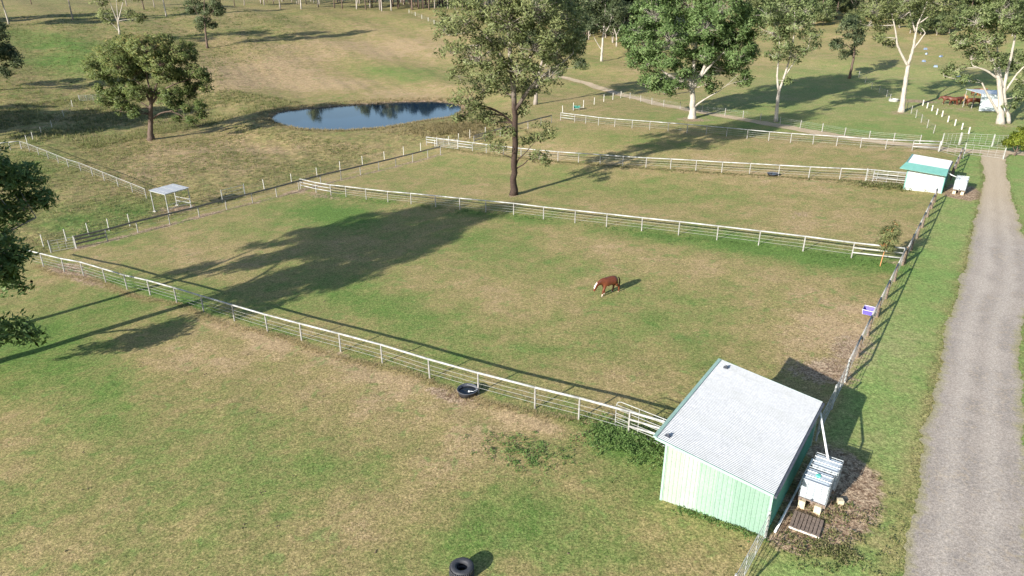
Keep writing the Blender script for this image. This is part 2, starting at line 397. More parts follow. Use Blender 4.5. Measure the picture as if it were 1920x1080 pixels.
W = {k: posts_world(v) for k, v in (('F1', F1), ('F2', F2), ('F3', F3), ('F4', F4), ('FL', FL), ('FL2', FL2))}

# ------------------------------------------------------------------ ground sheet
def seg_dist(X, Y, pts):
    d = np.full(X.shape, 1e9)
    for a, b_ in zip(pts[:-1], pts[1:]):
        ex, ey = b_[0] - a[0], b_[1] - a[1]; L2 = ex * ex + ey * ey + 1e-9
        t = np.clip(((X - a[0]) * ex + (Y - a[1]) * ey) / L2, 0, 1)
        d = np.minimum(d, np.hypot(X - a[0] - t * ex, Y - a[1] - t * ey))
    return d
def blob(X, Y, px, py, ru, rw, amt=1.0):
    p = hit(px, py); u0, w0 = uw(p[0], p[1]); u, w = uw(X, Y)
    q = ((u - u0) / ru) ** 2 + ((w - w0) / rw) ** 2
    return amt * np.exp(-q * 1.1)
def build_ground():
    th = np.concatenate([np.linspace(-180, -48, 60, endpoint=False), np.linspace(-48, 48, 520), np.linspace(48, 180, 61)[1:-1]])
    th = np.radians(th)
    r = np.concatenate([[0.0, 6.0], np.geomspace(12, 420, 430), np.geomspace(440, 2500, 30)])
    T, Rr = np.meshgrid(th, r)
    X = Rr * np.sin(T); Y = Rr * np.cos(T); Z = terr(X.ravel(), Y.ravel()).reshape(X.shape)
    X, Y, Z = X.ravel(), Y.ravel(), Z.ravel()
    na, nr = len(th), len(r)
    i = np.arange(nr - 1)[:, None] * na; j = np.arange(na)[None, :]; j2 = (j + 1) % na
    F = np.stack([i + j, i + j2, i + na + j2, i + na + j], -1).reshape(-1, 4)[:, ::-1]
    me = bpy.data.meshes.new('ground')
    me.vertices.add(len(X)); me.vertices.foreach_set('co', np.stack([X, Y, Z], 1).ravel().astype(np.float32))
    me.loops.add(F.size); me.loops.foreach_set('vertex_index', F.ravel().astype(np.int32))
    me.polygons.add(len(F)); me.polygons.foreach_set('loop_start', (np.arange(len(F)) * 4).astype(np.int32))
    me.polygons.foreach_set('use_smooth', np.ones(len(F), bool))
    me.update(calc_edges=True); me.materials.append(M['pasture'])
    u, w = uw(X, Y); rr = np.hypot(X, Y)
    # --- what grows where
    rough = sst(77.5, 81, u) * (1 - .75 * sst(150, 175, rr) * sst(-70, -35, X)) * (1 - sst(40, 25, -X) * sst(120, 150, Y) * .6)
    rough = np.maximum(rough, sst(-60, -95, X) * sst(120, 150, rr))
    rich = (1 - .75 * np.exp(-((u + .35) / .7) ** 2)) * sst(4.6, 3.4, u) * (1 - .45 * sst(120, 150, w)) * .95
    rich = np.maximum(rich, .5 * sst(112, 122, w) * sst(60, 40, u) * sst(230, 180, rr))
    green = np.zeros_like(X); tan = np.zeros_like(X); dirt = np.zeros_like(X)
    for a in ((900,650,7,5,.5),(1230,590,12,6,.35),(1500,480,9,3,1.0),(1300,440,14,3,.7),(950,470,10,5,.5),(480,900,6,4,.5),(700,860,7,4,.35),(1060,1010,4,3,.6),(980,960,4,3,.6),
              (830,1040,2.2,1.6,.8),(1170,830,3,1.8,1.0),(60,640,8,5,.8),(150,720,8,4,.5),(300,560,10,4,.7),(600,550,12,5,.4),(620,395,9,4,.8),(230,390,8,5,.9),(150,430,14,3,.8),(700,130,26,12,.7),
              (640,420,10,4,.5),(720,565,7,4,.6),(1330,880,3,2,.6),(1250,920,3,2,.5),(300,780,8,4,.4),(80,300,20,10,.3),(1620,250,30,8,.5),(1000,330,16,8,.35),(1350,370,20,5,.3),(1130,260,10,5,.4),(110,80,30,10,.8),(130,120,14,9,.8)):
        green += blob(X, Y, *a)
    for a in ((980,560,10,6,.4),(700,760,10,5,.45),(350,480,14,5,.5),(1600,600,4,6,.8),(1580,650,3,4,.8),(1150,470,14,4,.4),(860,860,6,4,.4),(380,680,10,5,.4),(1500,405,8,5,.5),(560,110,26,22,1.0),
              (760,90,24,18,.9),(480,150,18,16,.9),(690,165,30,10,.8),(240,330,16,8,.6),(480,280,18,10,.5),(1200,1000,6,4,.3),(600,960,8,4,.35),(1350,350,26,6,.3),(1150,290,26,6,.3),(330,280,24,12,.4)):
        tan += blob(X, Y, *a)
    dl = seg_dist(X, Y, W['FL'])
    dirt += .75 * np.exp(-(dl / .9) ** 2)
    d1 = seg_dist(X, Y, W['F1']); s1 = (w - 28.9)
    tan += .8 * np.exp(-((s1 + .9) / .8) ** 2) * sst(12, 16, u) * sst(79, 74, u)
    dirt += .36 * np.exp(-((s1 + 1.3) / .8) ** 2) * sst(46, 56, u) * sst(79, 74, u)
    green += .4 * np.exp(-((s1 - .4) / .5) ** 2) * sst(12, 16, u) * sst(79, 74, u)
    d2 = seg_dist(X, Y, W['F2']); green += .45 * np.exp(-(d2 / 1.8) ** 2) * (w < 62.3) * np.clip(.6 + .6 * np.sin(u * .31) + .4 * np.sin(u * .83), 0, 1.2)
    tan += .4 * np.exp(-(seg_dist(X, Y, W['F3']) / 1.5) ** 2) + .4 * np.exp(-(seg_dist(X, Y, W['F4']) / 1.5) ** 2)
    for a in ((600,366,5,1.6,.75),(1495,403,1.6,3.5,.55),(1660,490,3,2,.45),(820,735,1.8,.8,.7),(870,742,1.4,1.2,.75),(130,500,3,1.5,.7),(170,520,4,1.3,.6),(640,665,4,1.0,.45),(305,400,3,2.2,.7),(345,390,3,2,.75),
              (1085,224,4,2.5,.55),(1300,224,4,3,.8),(1690,212,4,3,.7),(1880,236,4,3,.6),(963,367,1.6,1.4,.7),(1590,655,1.8,4,.75),(1530,700,2.5,2,.7),(1680,345,2.2,1.6,.75),(1720,190,7,3,.8),(840,262,6,4,.5),(283,264,2.5,2,.6),(1810,205,8,3,.55)):
        dirt += blob(X, Y, *a)
    # worn, muddy apron beside the water tanks
    ap = poly_sdf(X, Y, np.array([xy(*q) for q in ((4.4, 24.9), (3.3, 24.6), (1.9, 25.6), (.7, 27.6), (.3, 30.0), (.9, 32.6), (2.2, 33.6), (4.4, 33.4))]))
    dirt += 1.0 * sst(.7, -.9, ap); rich *= sst(-.5, .9, ap)
    ap2 = poly_sdf(X, Y, np.array([xy(*q) for q in ((3.6, 86.5), (1.2, 85.6), (-.2, 88), (1.2, 92), (3.6, 92))]))
    dirt += .9 * sst(.6, -.4, ap2); rich *= sst(-.5, .8, ap2)
    pd = poly_sdf(X, Y, POND); dirt += .9 * np.exp(-((pd - .2) / 1.3) ** 2) * sst(128, 150, Y)
    dirt += .45 * np.exp(-((pd - 3) / 3.0) ** 2) * sst(-25, -8, X)
    dirt[pd < -.4] = 1.2
    for k, a in (('rough', rough), ('rich', rich), ('green', green), ('tan', tan), ('dirt', dirt)):
        at = me.attributes.new(k, 'FLOAT', 'POINT'); at.data.foreach_set('value', np.clip(a, 0, 1.4).astype(np.float32))
    return tag(put('ground', me), kind='structure')
build_ground()
# pond surface
mb = MB(); n = len(POND); ctr = POND.mean(0)
mb.add([(p[0] + (p[0] - ctr[0]) * .02, p[1] + (p[1] - ctr[1]) * .02, POND_Z) for p in POND], [tuple(range(n))])
tag(mb.build('pond_water', M['water']), kind='structure')

def strip(name, m, left, right, lift=.03, jag=.12, nx=9, step=.22, seed=1):
    """a sheet draped on the ground between two (u, w) edge polylines"""
    rng = np.random.default_rng(seed)
    def resample(P):
        P = np.array(P, float); d = np.r_[0, np.cumsum(np.hypot(*np.diff(P, axis=0).T))]
        return P, d
    A, da = resample(left); B, db = resample(right); k = int(max(da[-1], db[-1]) / step)
    def at(P, d, t): return np.stack([np.interp(t * d[-1], d, P[:, 0]), np.interp(t * d[-1], d, P[:, 1])], 1)
    t = np.linspace(0, 1, k); L = at(A, da, t); Rr = at(B, db, t)
    def j(): 
        q = rng.normal(0, 1, k); q2 = np.convolve(rng.normal(0, 1, k), np.ones(9) / 9 * 2.2, 'same'); return (q * .5 + q2 * 1.2) * jag
    dirv = (Rr - L) / np.linalg.norm(Rr - L, axis=1)[:, None]
    L = L + dirv * j()[:, None]; Rr = Rr + dirv * j()[:, None]
    s = np.linspace(0, 1, nx)
    UW = L[:, None, :] * (1 - s)[None, :, None] + Rr[:, None, :] * s[None, :, None]
    X, Y = xy(UW[..., 0].ravel(), UW[..., 1].ravel()); Z = terr(X, Y) + lift
    F = [(i * nx + q, i * nx + q + 1, (i + 1) * nx + q + 1, (i + 1) * nx + q) for i in range(k - 1) for q in range(nx - 1)]
    F = [f[::-1] for f in F]
    mb = MB(); mb.add(np.stack([X, Y, Z], 1), F); o = mb.build(name, m, smooth=True)
    for nm, vals in (('across', np.tile(s, k)), ('along', UW[..., 1].ravel())):
        at_ = o.data.attributes.new(nm, 'FLOAT', 'POINT'); at_.data.foreach_set('value', vals.astype(np.float32))
    return o
tag(strip('driveway', M['gravel'],
    [(-.6, 10), (-.75, 22), (-.7, 27), (-.55, 34), (-.2, 43), (-.05, 52), (-.15, 62), (.05, 74), (.2, 86), (.55, 98), (1.3, 106), (1.6, 111)],
    [(-6.2, 10), (-5.4, 26), (-4.6, 40), (-4.15, 48), (-4.15, 55), (-4.8, 62), (-4.6, 70), (-3.4, 80), (-2.2, 92), (-1.4, 102), (-1.2, 107), (-1.4, 112)], jag=.10), kind='structure')
track_px = [(1040,143),(1075,150),(1110,160),(1150,173),(1185,182),(1230,195),(1300,208),(1370,220),(1440,232),(1510,245),(1580,257),(1650,266),(1720,274),(1775,281),(1830,284),(1900,287),(1990,296)]
tk = [uw(*hit(x, y)[:2]) for x, y in track_px]
tk = np.array(tk); dv = np.gradient(tk, axis=0); dv /= np.linalg.norm(dv, axis=1)[:, None]; nv = np.stack([-dv[:, 1], dv[:, 0]], 1)
tag(strip('farm_track', M['track'], tk - nv * 1.25, tk + nv * 1.25, lift=.04, jag=.16, step=.7, seed=5), kind='structure')

# ------------------------------------------------------------------ foliage
def leaf_mesh(name, C, L, Wd, tint, m, droop=.75, rng=RNG, out=None):
    """one diamond-shaped face per sprig: C centres (n,3), L half lengths, Wd half widths"""
    n = len(C)
    a = rng.normal(0, 1, (n, 3)); a /= np.linalg.norm(a, axis=1)[:, None]
    a[:, 2] = a[:, 2] * (1 - droop) - droop * np.sign(droop) * rng.uniform(.2, 1.1, n); a /= np.linalg.norm(a, axis=1)[:, None]
    b = np.cross(a, rng.normal(0, 1, (n, 3))); b /= np.linalg.norm(b, axis=1)[:, None] + 1e-9
    if out is not None:
        fl = np.sum(np.cross(b, a) * out, 1) < 0; b[fl] *= -1       # front of each sprig turned outwards
    V = np.empty((n, 4, 3)); V[:, 0] = C - a * L[:, None]; V[:, 1] = C + b * Wd[:, None]; V[:, 2] = C + a * L[:, None]; V[:, 3] = C - b * Wd[:, None]
    me = bpy.data.meshes.new(name)
    me.vertices.add(n * 4); me.vertices.foreach_set('co', V.ravel().astype(np.float32))
    me.loops.add(n * 4); me.loops.foreach_set('vertex_index', np.arange(n * 4, dtype=np.int32))
    me.polygons.add(n); me.polygons.foreach_set('loop_start', np.arange(n, dtype=np.int32) * 4)
    me.update(calc_edges=True); me.materials.append(m)
    at = me.attributes.new('tint', 'FLOAT', 'POINT'); at.data.foreach_set('value', np.repeat(np.clip(tint, 0, 1), 4).astype(np.float32))
    if out is not None:
        nn = out + rng.normal(0, .32, (n, 3)) + np.array([-.12, -.12, .34]); nn /= np.linalg.norm(nn, axis=1)[:, None] + 1e-9
        set_normals(me, np.repeat(nn, 4, 0))
    return me
def set_normals(me, nn):
    me.polygons.foreach_set('use_smooth', np.ones(len(me.polygons), bool)); me.normals_split_custom_set_from_vertices(nn.tolist())
def curve_pts(a, b, n=5, sag=.0, rng=RNG, wob=.06):
    a = np.array(a); b = np.array(b); L = np.linalg.norm(b - a); P = []
    w1 = rng.normal(0, wob * L, 3)
    for i in range(n):
        t = i / (n - 1); P.append(a + (b - a) * t + w1 * math.sin(math.pi * t) + np.array([0, 0, sag * L * math.sin(math.pi * t)]))
    return P
def grow(name, label, base, limbs, lobes, bark_m, leaf_m, dens=1.0, leaf=.30, cl_r=1.05, fill=1.0, group=None, seed=1, cat='tree', droop=.75, tint_top=.0, flare=1.35, bough=1.0):
    """limbs: [ [(x,y,z,r),...], ... ] and lobes: [(x,y,z,rx,rz), ...] in metres from the base"""
    rng = np.random.default_rng(seed)
    t = thing(name, label, cat, base, 0, group)
    mb = MB(); nodes = []
    for li, lb in enumerate(limbs):
        P = np.array(lb, float)
        k = max(6, len(P) * 4); s = np.linspace(0, len(P) - 1, k)
        Q = np.stack([np.interp(s, np.arange(len(P)), P[:, c]) for c in range(4)], 1)
        for _ in range(2): Q[1:-1, :3] = .25 * Q[:-2, :3] + .5 * Q[1:-1, :3] + .25 * Q[2:, :3]
        Q[1:-1, :3] += rng.normal(0, .10, (k - 2, 3)) * Q[1:-1, 3:4] * [1, 1, .3]
        rad = Q[:, 3].copy()
        if li == 0: rad[0] *= flare; rad[1] *= 1 + (flare - 1) * .35; Q[0, 2] -= .15
        mb.tube(Q[:, :3], rad, 9 if rad[0] > .15 else 6); nodes += [(q[0], q[1], q[2], q[3]) for q in Q[k // 4:]]
    N = np.array(nodes); cents = []; lob = []
    for (x, y, z, rx, rz) in lobes:
        c = np.array([x, y, z])
        d = np.linalg.norm(N[:, :3] - c, axis=1) + np.where(N[:, 2] > z + rz * .3, 3.0, 0)
        q = N[np.argmin(d)]; hub = c - np.array([0, 0, rz * .25])
        br = curve_pts(q[:3], hub, 6, .05, rng); r0 = min(q[3] * .75, .02 + .028 * rx * bough)
        mb.tube(br, np.linspace(r0, r0 * .45, 6), 5)
        k = max(5, int(2.6 * (rx / cl_r) ** 2 * fill))
        for _ in range(k):
            v = rng.normal(0, 1, 3); v /= np.linalg.norm(v); v[2] = v[2] * .9 + .12
            rr_ = rng.uniform(.35, 1.0) ** .6
            p = c + v * rr_ * np.array([rx, rx, rz]) * .92
            cr = cl_r * rng.uniform(.55, 1.25)
            cents.append((*p, cr, rng.normal(0, .10))); lob.append(v)
            if rng.random() < .75: mb.tube(curve_pts(hub + (c - hub) * rng.uniform(0, .5), p, 4, .03, rng, .08), np.linspace(r0 * .38 + .008, .012, 4), 3, False)
    mb.build('trunk', bark_m, t, smooth=True)
    CC = np.array(cents); lob = np.array(lob); per = np.maximum(12, (dens * 100 * (CC[:, 3] ** 2) * (.30 / leaf) ** 1.6)).astype(int)
    idx = np.repeat(np.arange(len(CC)), per); n = len(idx)
    g = rng.normal(0, 1, (n, 3)); g /= np.linalg.norm(g, axis=1)[:, None]; g *= (rng.random(n) ** .45)[:, None]
    C = CC[idx, :3] + g * CC[idx, 3:4] * np.array([1.12, 1.12, .85])
    zt = (C[:, 2] - C[:, 2].min()) / (np.ptp(C[:, 2]) + 1e-6)
    tint = .42 + CC[idx, 4] + rng.normal(0, .17, n) + tint_top * (zt - .5)
    ln = leaf * rng.uniform(.6, 1.3, n)
    put('crown', leaf_mesh('crown', C, ln, ln * rng.uniform(.22, .36, n), tint, leaf_m, droop, rng, g * .38 + lob[idx] * .42), t)
    return t
def px_tree(name, label, base_px, limbs, lobes, bark_m, leaf_m, lean=0.0, squash=1.0, **kw):
    """limbs and lobes measured on the photograph, turned into metres on an upright plane through the tree's foot"""
    B = hit(*base_px); k = pxm(B); rng = np.random.default_rng(kw.get('seed', 1) + 100)
    def at(px, py, dy):
        r = ray(px, py)
        for _ in range(3):
            t = (B[1] + dy) / r[1]; p = np.array([0, 0, CAM_H]) + r * t
            if lean: dy = dy0 - lean * max(0, p[2] - B[2])
        return p - B
    LB = []
    for lb in limbs:
        q = []
        for pt in lb:
            dy0 = pt[3] if len(pt) > 3 else 0.0
            p = at(pt[0], pt[1], dy0); q.append((p[0], p[1], p[2], pt[2]))
        LB.append(q)
    LO = []
    for i, lo in enumerate(lobes):
        rx = lo[2] / k; dy0 = lo[3] if len(lo) > 3 else rng.uniform(-1, 1) * 2.4
        p = at(lo[0], lo[1], dy0); LO.append((p[0], p[1], p[2], rx, rx * .8 * squash))
    return grow(name, label, B, LB, LO, bark_m, leaf_m, **kw)

# ------------------------------------------------------------------ the trees one can tell apart
GB, WB, DB = M['grey_bark'], M['white_bark'], M['dark_bark']
px_tree('gum_tree', 'tall dark-trunked gum tree standing alone inside the middle paddock', (963, 365),
    [[(963,365,.44),(963,320,.36),(966,260,.34),(966,200,.31),(960,140,.26),(955,80,.22),(950,10,.16),(950,-60,.08)],
     [(967,205,.24),(985,178,.22),(1005,152,.20),(1030,135,.15),(1055,118,.10),(1075,100,.06)],
     [(964,235,.15),(945,216,.13),(922,203,.11),(895,196,.07)],
     [(966,322,.10),(970,300,.09),(985,287,.06),(995,275,.04)], [(965,318,.10),(982,308,.08),(992,298,.05)],
     [(966,330,.08),(967,300,.07),(950,292,.05),(935,285,.04)],
     [(958,130,.18),(930,90,.14),(905,60,.10),(880,40,.06)], [(960,150,.16),(1000,100,.13),(1030,60,.09),(1050,30,.06)]],
    [(868,35,46),(925,10,55),(1000,15,58),(1062,28,40),(895,105,45,-1),(1052,100,36),(1000,85,42),(945,75,45,2),(880,185,34),(925,225,24),(907,165,28),(1005,165,30,1.5),
     (1015,248,22),(1008,290,17),(992,268,15),(935,272,18),(945,165,30,2),(985,205,18,1),(1075,75,28),(960,-60,62),(1025,-50,48),(895,-45,50),(960,-125,46),(845,95,24),(838,60,26),(860,140,24),(925,140,36,-2),(970,130,34,-2),(1030,140,30),(955,40,48,-2.5),(1040,60,40,-2),(900,215,22),(865,215,18),(950,250,18,-1),(920,-100,35),(912,255,14),(1020,300,10)],
    M['stocking_bark'], M['leaf_grey'], lean=.20, seed=3, leaf=.22, cl_r=.66, dens=.60, fill=.85, bough=1.9)
px_tree('gum_tree', 'dark-crowned gum tree standing behind the lone tall gum', (1004, 196),
    [[(1004,196,.40),(1006,165,.33),(1012,130,.28),(1025,90,.2),(1040,40,.12),(1045,0,.06)], [(1010,140,.18),(1035,105,.12),(1060,85,.07)], [(1008,150,.18),(985,110,.12),(970,80,.07)]],
    [(1050,60,30),(1070,95,26),(1040,20,36),(1075,40,30),(1030,100,26),(990,70,34),(1060,-15,40),(1085,120,16),(1050,130,20),(1000,20,40),(1085,75,20)],
    GB, M['leaf_dark'], seed=4, leaf=.28, cl_r=.85, dens=.9)
px_tree('gum_tree', 'broad bright green gum tree with thick pale forked trunk beside the dirt track', (1298, 222),
    [[(1298,222,.66),(1299,200,.50),(1299,180,.46),(1298,165,.40)],
     [(1298,170,.36),(1285,160,.30),(1262,145,.24),(1240,132,.14),(1225,125,.07)], [(1298,168,.34),(1290,140,.26),(1272,118,.20),(1255,90,.12),(1245,60,.07)],
     [(1299,168,.36),(1300,130,.28),(1305,90,.20),(1300,40,.12),(1300,0,.08)], [(1300,165,.36),(1318,135,.28),(1330,100,.20),(1345,60,.12),(1355,20,.07)],
     [(1300,165,.30),(1325,130,.22),(1350,105,.17),(1375,85,.10),(1390,70,.06)], [(1302,200,.20),(1315,190,.14),(1335,178,.10),(1350,170,.06)],
     [(1298,170,.24),(1280,150,.20),(1262,128,.16),(1235,95,.10)]],
    [(1228,28,48),(1290,5,55),(1352,15,52),(1388,55,40),(1205,88,40),(1258,70,42,-2),(1322,50,44,-2),(1385,108,32),(1352,128,30),(1228,148,25),(1268,162,22,-2),(1300,95,34,2.5),
     (1400,95,24),(1396,148,17),(1310,-45,62),(1245,-35,48),(1372,-35,48),(1322,155,17),(1195,55,30),(1300,130,22,3),(1215,118,26),(1345,90,34,2),(1405,35,28),(1245,172,16),(1340,165,12),(1285,135,18,-2),(1322,105,26,-2.5),(1250,115,28,-2),(1215,160,18),(1195,110,24),(1390,130,22),(1415,105,16),(1365,70,36),(1180,75,18)],
    WB, M['leaf_green'], seed=5, leaf=.27, cl_r=.85, dens=.85, fill=1.05, bough=1.6)
px_tree('gum_tree', 'slender pale-trunked gum tree standing at the edge of the dirt track', (1455, 228),
    [[(1455,228,.32),(1458,190,.27),(1461,168,.24)], [(1460,172,.18),(1457,145,.15),(1460,110,.11),(1462,70,.07)], [(1461,170,.20),(1472,140,.16),(1482,105,.12),(1490,60,.08),(1490,20,.05)], [(1470,145,.10),(1490,115,.08),(1515,90,.05)]],
    [(1450,58,32),(1492,48,34),(1520,68,22),(1470,18,36),(1510,18,28),(1452,105,18),(1490,105,18),(1526,88,13),(1440,28,28),(1480,-28,38),(1476,152,6),(1470,85,20),(1508,95,13)],
    WB, M['leaf_pale'], seed=7, leaf=.24, cl_r=.72, dens=.65, fill=.9, bough=1.4)
px_tree('gum_tree', 'tall smooth white-trunked gum tree forking high above the paddock gate', (1690, 210),
    [[(1690,210,.50),(1694,180,.38),(1699,145,.33),(1703,122,.31)], [(1702,124,.22),(1692,105,.19),(1682,85,.17),(1680,60,.12),(1672,25,.08)], [(1703,122,.26),(1711,95,.22),(1716,70,.18),(1720,45,.14),(1735,15,.10),(1745,-20,.05)],
     [(1712,92,.16),(1722,80,.13),(1735,62,.10)], [(1716,60,.14),(1708,30,.10),(1700,0,.06)], [(1722,45,.12),(1750,25,.08),(1765,10,.05)]],
    [(1640,18,32),(1660,48,24),(1690,28,32),(1700,-5,42),(1742,15,28),(1655,75,15),(1768,5,26),(1690,-45,50),(1748,-40,42),(1666,86,12),(1722,45,14),(1630,45,18),(1640,70,12),(1730,-75,36)],
    WB, M['leaf_grey'], seed=9, leaf=.24, cl_r=.72, dens=.62, fill=.85, bough=1.4)
px_tree('gum_tree', 'spreading twin-trunked white gum tree shading the small far shelter', (1878, 232),
    [[(1876,232,.55),(1877,200,.44),(1876,165,.36),(1868,130,.28),(1852,95,.20),(1828,66,.12),(1815,50,.06)], [(1892,231,.30),(1888,205,.26),(1882,180,.26),(1884,150,.24),(1895,110,.18),(1905,60,.12)],
     [(1874,214,.22),(1862,195,.18),(1851,176,.15),(1841,155,.10)], [(1872,148,.18),(1850,132,.14),(1825,124,.08)], [(1880,165,.18),(1872,120,.14),(1868,70,.10),(1870,20,.06)], [(1886,170,.16),(1905,140,.12),(1935,110,.07)]],
    [(1830,38,36),(1880,25,44),(1932,48,40),(1800,78,24),(1822,108,21),(1862,112,20),(1792,130,17),(1905,115,28),(1908,180,17),(1893,198,12),(1850,-25,46),(1912,-35,46),(1812,150,13),(1945,110,30),(1925,150,22),(1770,140,11),(1850,75,28)],
    WB, M['leaf_pale'], seed=11, leaf=.25, cl_r=.75, dens=.78, fill=.95, bough=1.4)
px_tree('bloodwood_tree', 'small leaning dark-trunked tree with its own shadow in the far right paddock', (1592, 147),
    [[(1592,147,.30),(1598,122,.25),(1602,100,.22),(1602,70,.14),(1596,45,.07)], [(1601,95,.12),(1588,84,.09),(1572,82,.05)], [(1601,88,.10),(1610,75,.07),(1615,70,.04)]],
    [(1590,58,22),(1572,85,15),(1606,78,15),(1597,42,18),(1580,104,9),(1600,98,8),(1562,88,9),(1615,60,12)], DB, M['leaf_dark'], seed=13, leaf=.32, cl_r=.95, dens=.75)
px_tree('gum_tree', 'white-trunked grey-leaved gum tree on the grass behind the dirt track', (1128, 115),
    [[(1128,115,.34),(1129,90,.30),(1131,66,.24),(1134,30,.16),(1136,-10,.08)], [(1128,94,.14),(1118,78,.10),(1112,66,.06)], [(1131,66,.14),(1142,50,.10),(1150,20,.06)]],
    [(1118,42,24),(1145,22,30),(1113,2,30),(1160,48,18),(1150,-22,32),(1105,55,13),(1140,-60,28)], WB, M['leaf_dark'], seed=15, leaf=.36, cl_r=1.1, dens=.8)
px_tree('gum_tree', 'small pale forked gum tree at the dark forest edge', (1156, 87),
    [[(1156,87,.20),(1156,65,.16),(1150,50,.10),(1145,35,.05)], [(1156,66,.12),(1164,50,.08),(1172,40,.04)]], [(1150,35,14),(1168,40,12),(1160,20,18),(1172,15,16)], WB, M['leaf_dark'], seed=16, leaf=.36, cl_r=1.0, dens=.8)
px_tree('spreading_tree', 'wide olive-crowned tree with bare low branch beside the dam', (283, 262),
    [[(283,262,.55),(283,235,.42),(282,212,.38),(284,190,.30),(285,170,.22)], [(284,195,.22),(272,170,.18),(258,152,.13),(238,142,.07),(222,140,.04)], [(284,195,.22),(300,172,.17),(322,160,.12),(350,150,.07)],
     [(287,222,.16),(300,212,.14),(320,208,.12),(340,216,.09),(360,232,.06),(380,238,.03)], [(284,185,.18),(275,140,.13),(270,110,.08)], [(285,185,.16),(300,140,.12),(315,110,.07)], [(283,205,.14),(262,190,.10),(240,180,.06)],
     [(318,208,.07),(345,205,.06),(365,215,.04)]],
    [(218,102,38),(278,92,42),(338,102,38),(370,138,24),(248,135,34),(312,140,28),(205,138,22),(218,182,20),(248,205,14),(240,165,24),(350,178,18),(374,216,12),(346,203,10),(188,110,18),(335,145,24),(288,172,14,2),(300,80,26),(240,82,26),(385,150,12),(275,115,34,3),(205,165,26),(180,140,18),(260,175,24,-2),(320,175,22,-2),(365,165,22),(360,228,12),(335,222,9),(235,200,18,1.5),(300,120,36,-2.5),(225,125,34,-2),(200,188,20),(225,206,16),(172,125,18),(255,214,12),(330,198,16,-2),(388,165,13),(315,192,16,-2),(375,200,14)],
    DB, M['leaf_olive'], seed=17, leaf=.24, cl_r=.70, dens=.85, bough=1.6, tint_top=.45, squash=.85)
px_tree('bloodwood_tree', 'dark-crowned upright tree standing in the dry hill paddock above the dam', (388, 90),
    [[(389,90,.34),(386,68,.28),(384,45,.24),(383,10,.14),(383,-25,.06)], [(385,48,.12),(372,30,.08),(362,12,.05)], [(385,45,.12),(398,25,.08),(405,8,.05)]],
    [(365,14,19),(396,20,19),(380,40,16),(406,4,15),(358,-18,24),(395,-22,26),(375,54,8),(380,-50,24),(413,22,7),(400,48,6)], DB, M['leaf_dark'], seed=19, leaf=.38, cl_r=1.1, dens=.9)
px_tree('gum_tree', 'white multi-stemmed gum tree rising behind the wide olive tree', (228, 84),
    [[(228,84,.36),(224,60,.28),(221,40,.22)], [(221,42,.15),(212,20,.11),(203,-5,.06)], [(221,42,.17),(228,15,.12),(234,-10,.07)], [(222,45,.14),(219,10,.10),(217,-20,.05)], [(224,60,.10),(205,38,.06),(188,30,.04)]],
    [(198,30,16),(254,36,13),(240,26,13),(190,3,20),(225,-20,30),(264,31,10),(205,45,9),(250,-10,22)], WB, M['leaf_grey'], seed=21, leaf=.38, cl_r=1.0, dens=.6)
px_tree('spreading_tree', 'dark round-crowned tree cut off by the left picture edge', (-32, 172),
    [[(-32,172,.4),(-30,150,.32),(-28,120,.22),(-25,90,.1)], [(-30,140,.15),(-10,120,.10),(15,110,.06)]],
    [(8,98,24),(-22,95,32),(30,115,13),(-2,128,18),(-45,75,34),(-60,115,28),(12,140,10),(-15,60,28)], DB, M['leaf_dark'], seed=23, leaf=.33, cl_r=1.05, dens=.9)
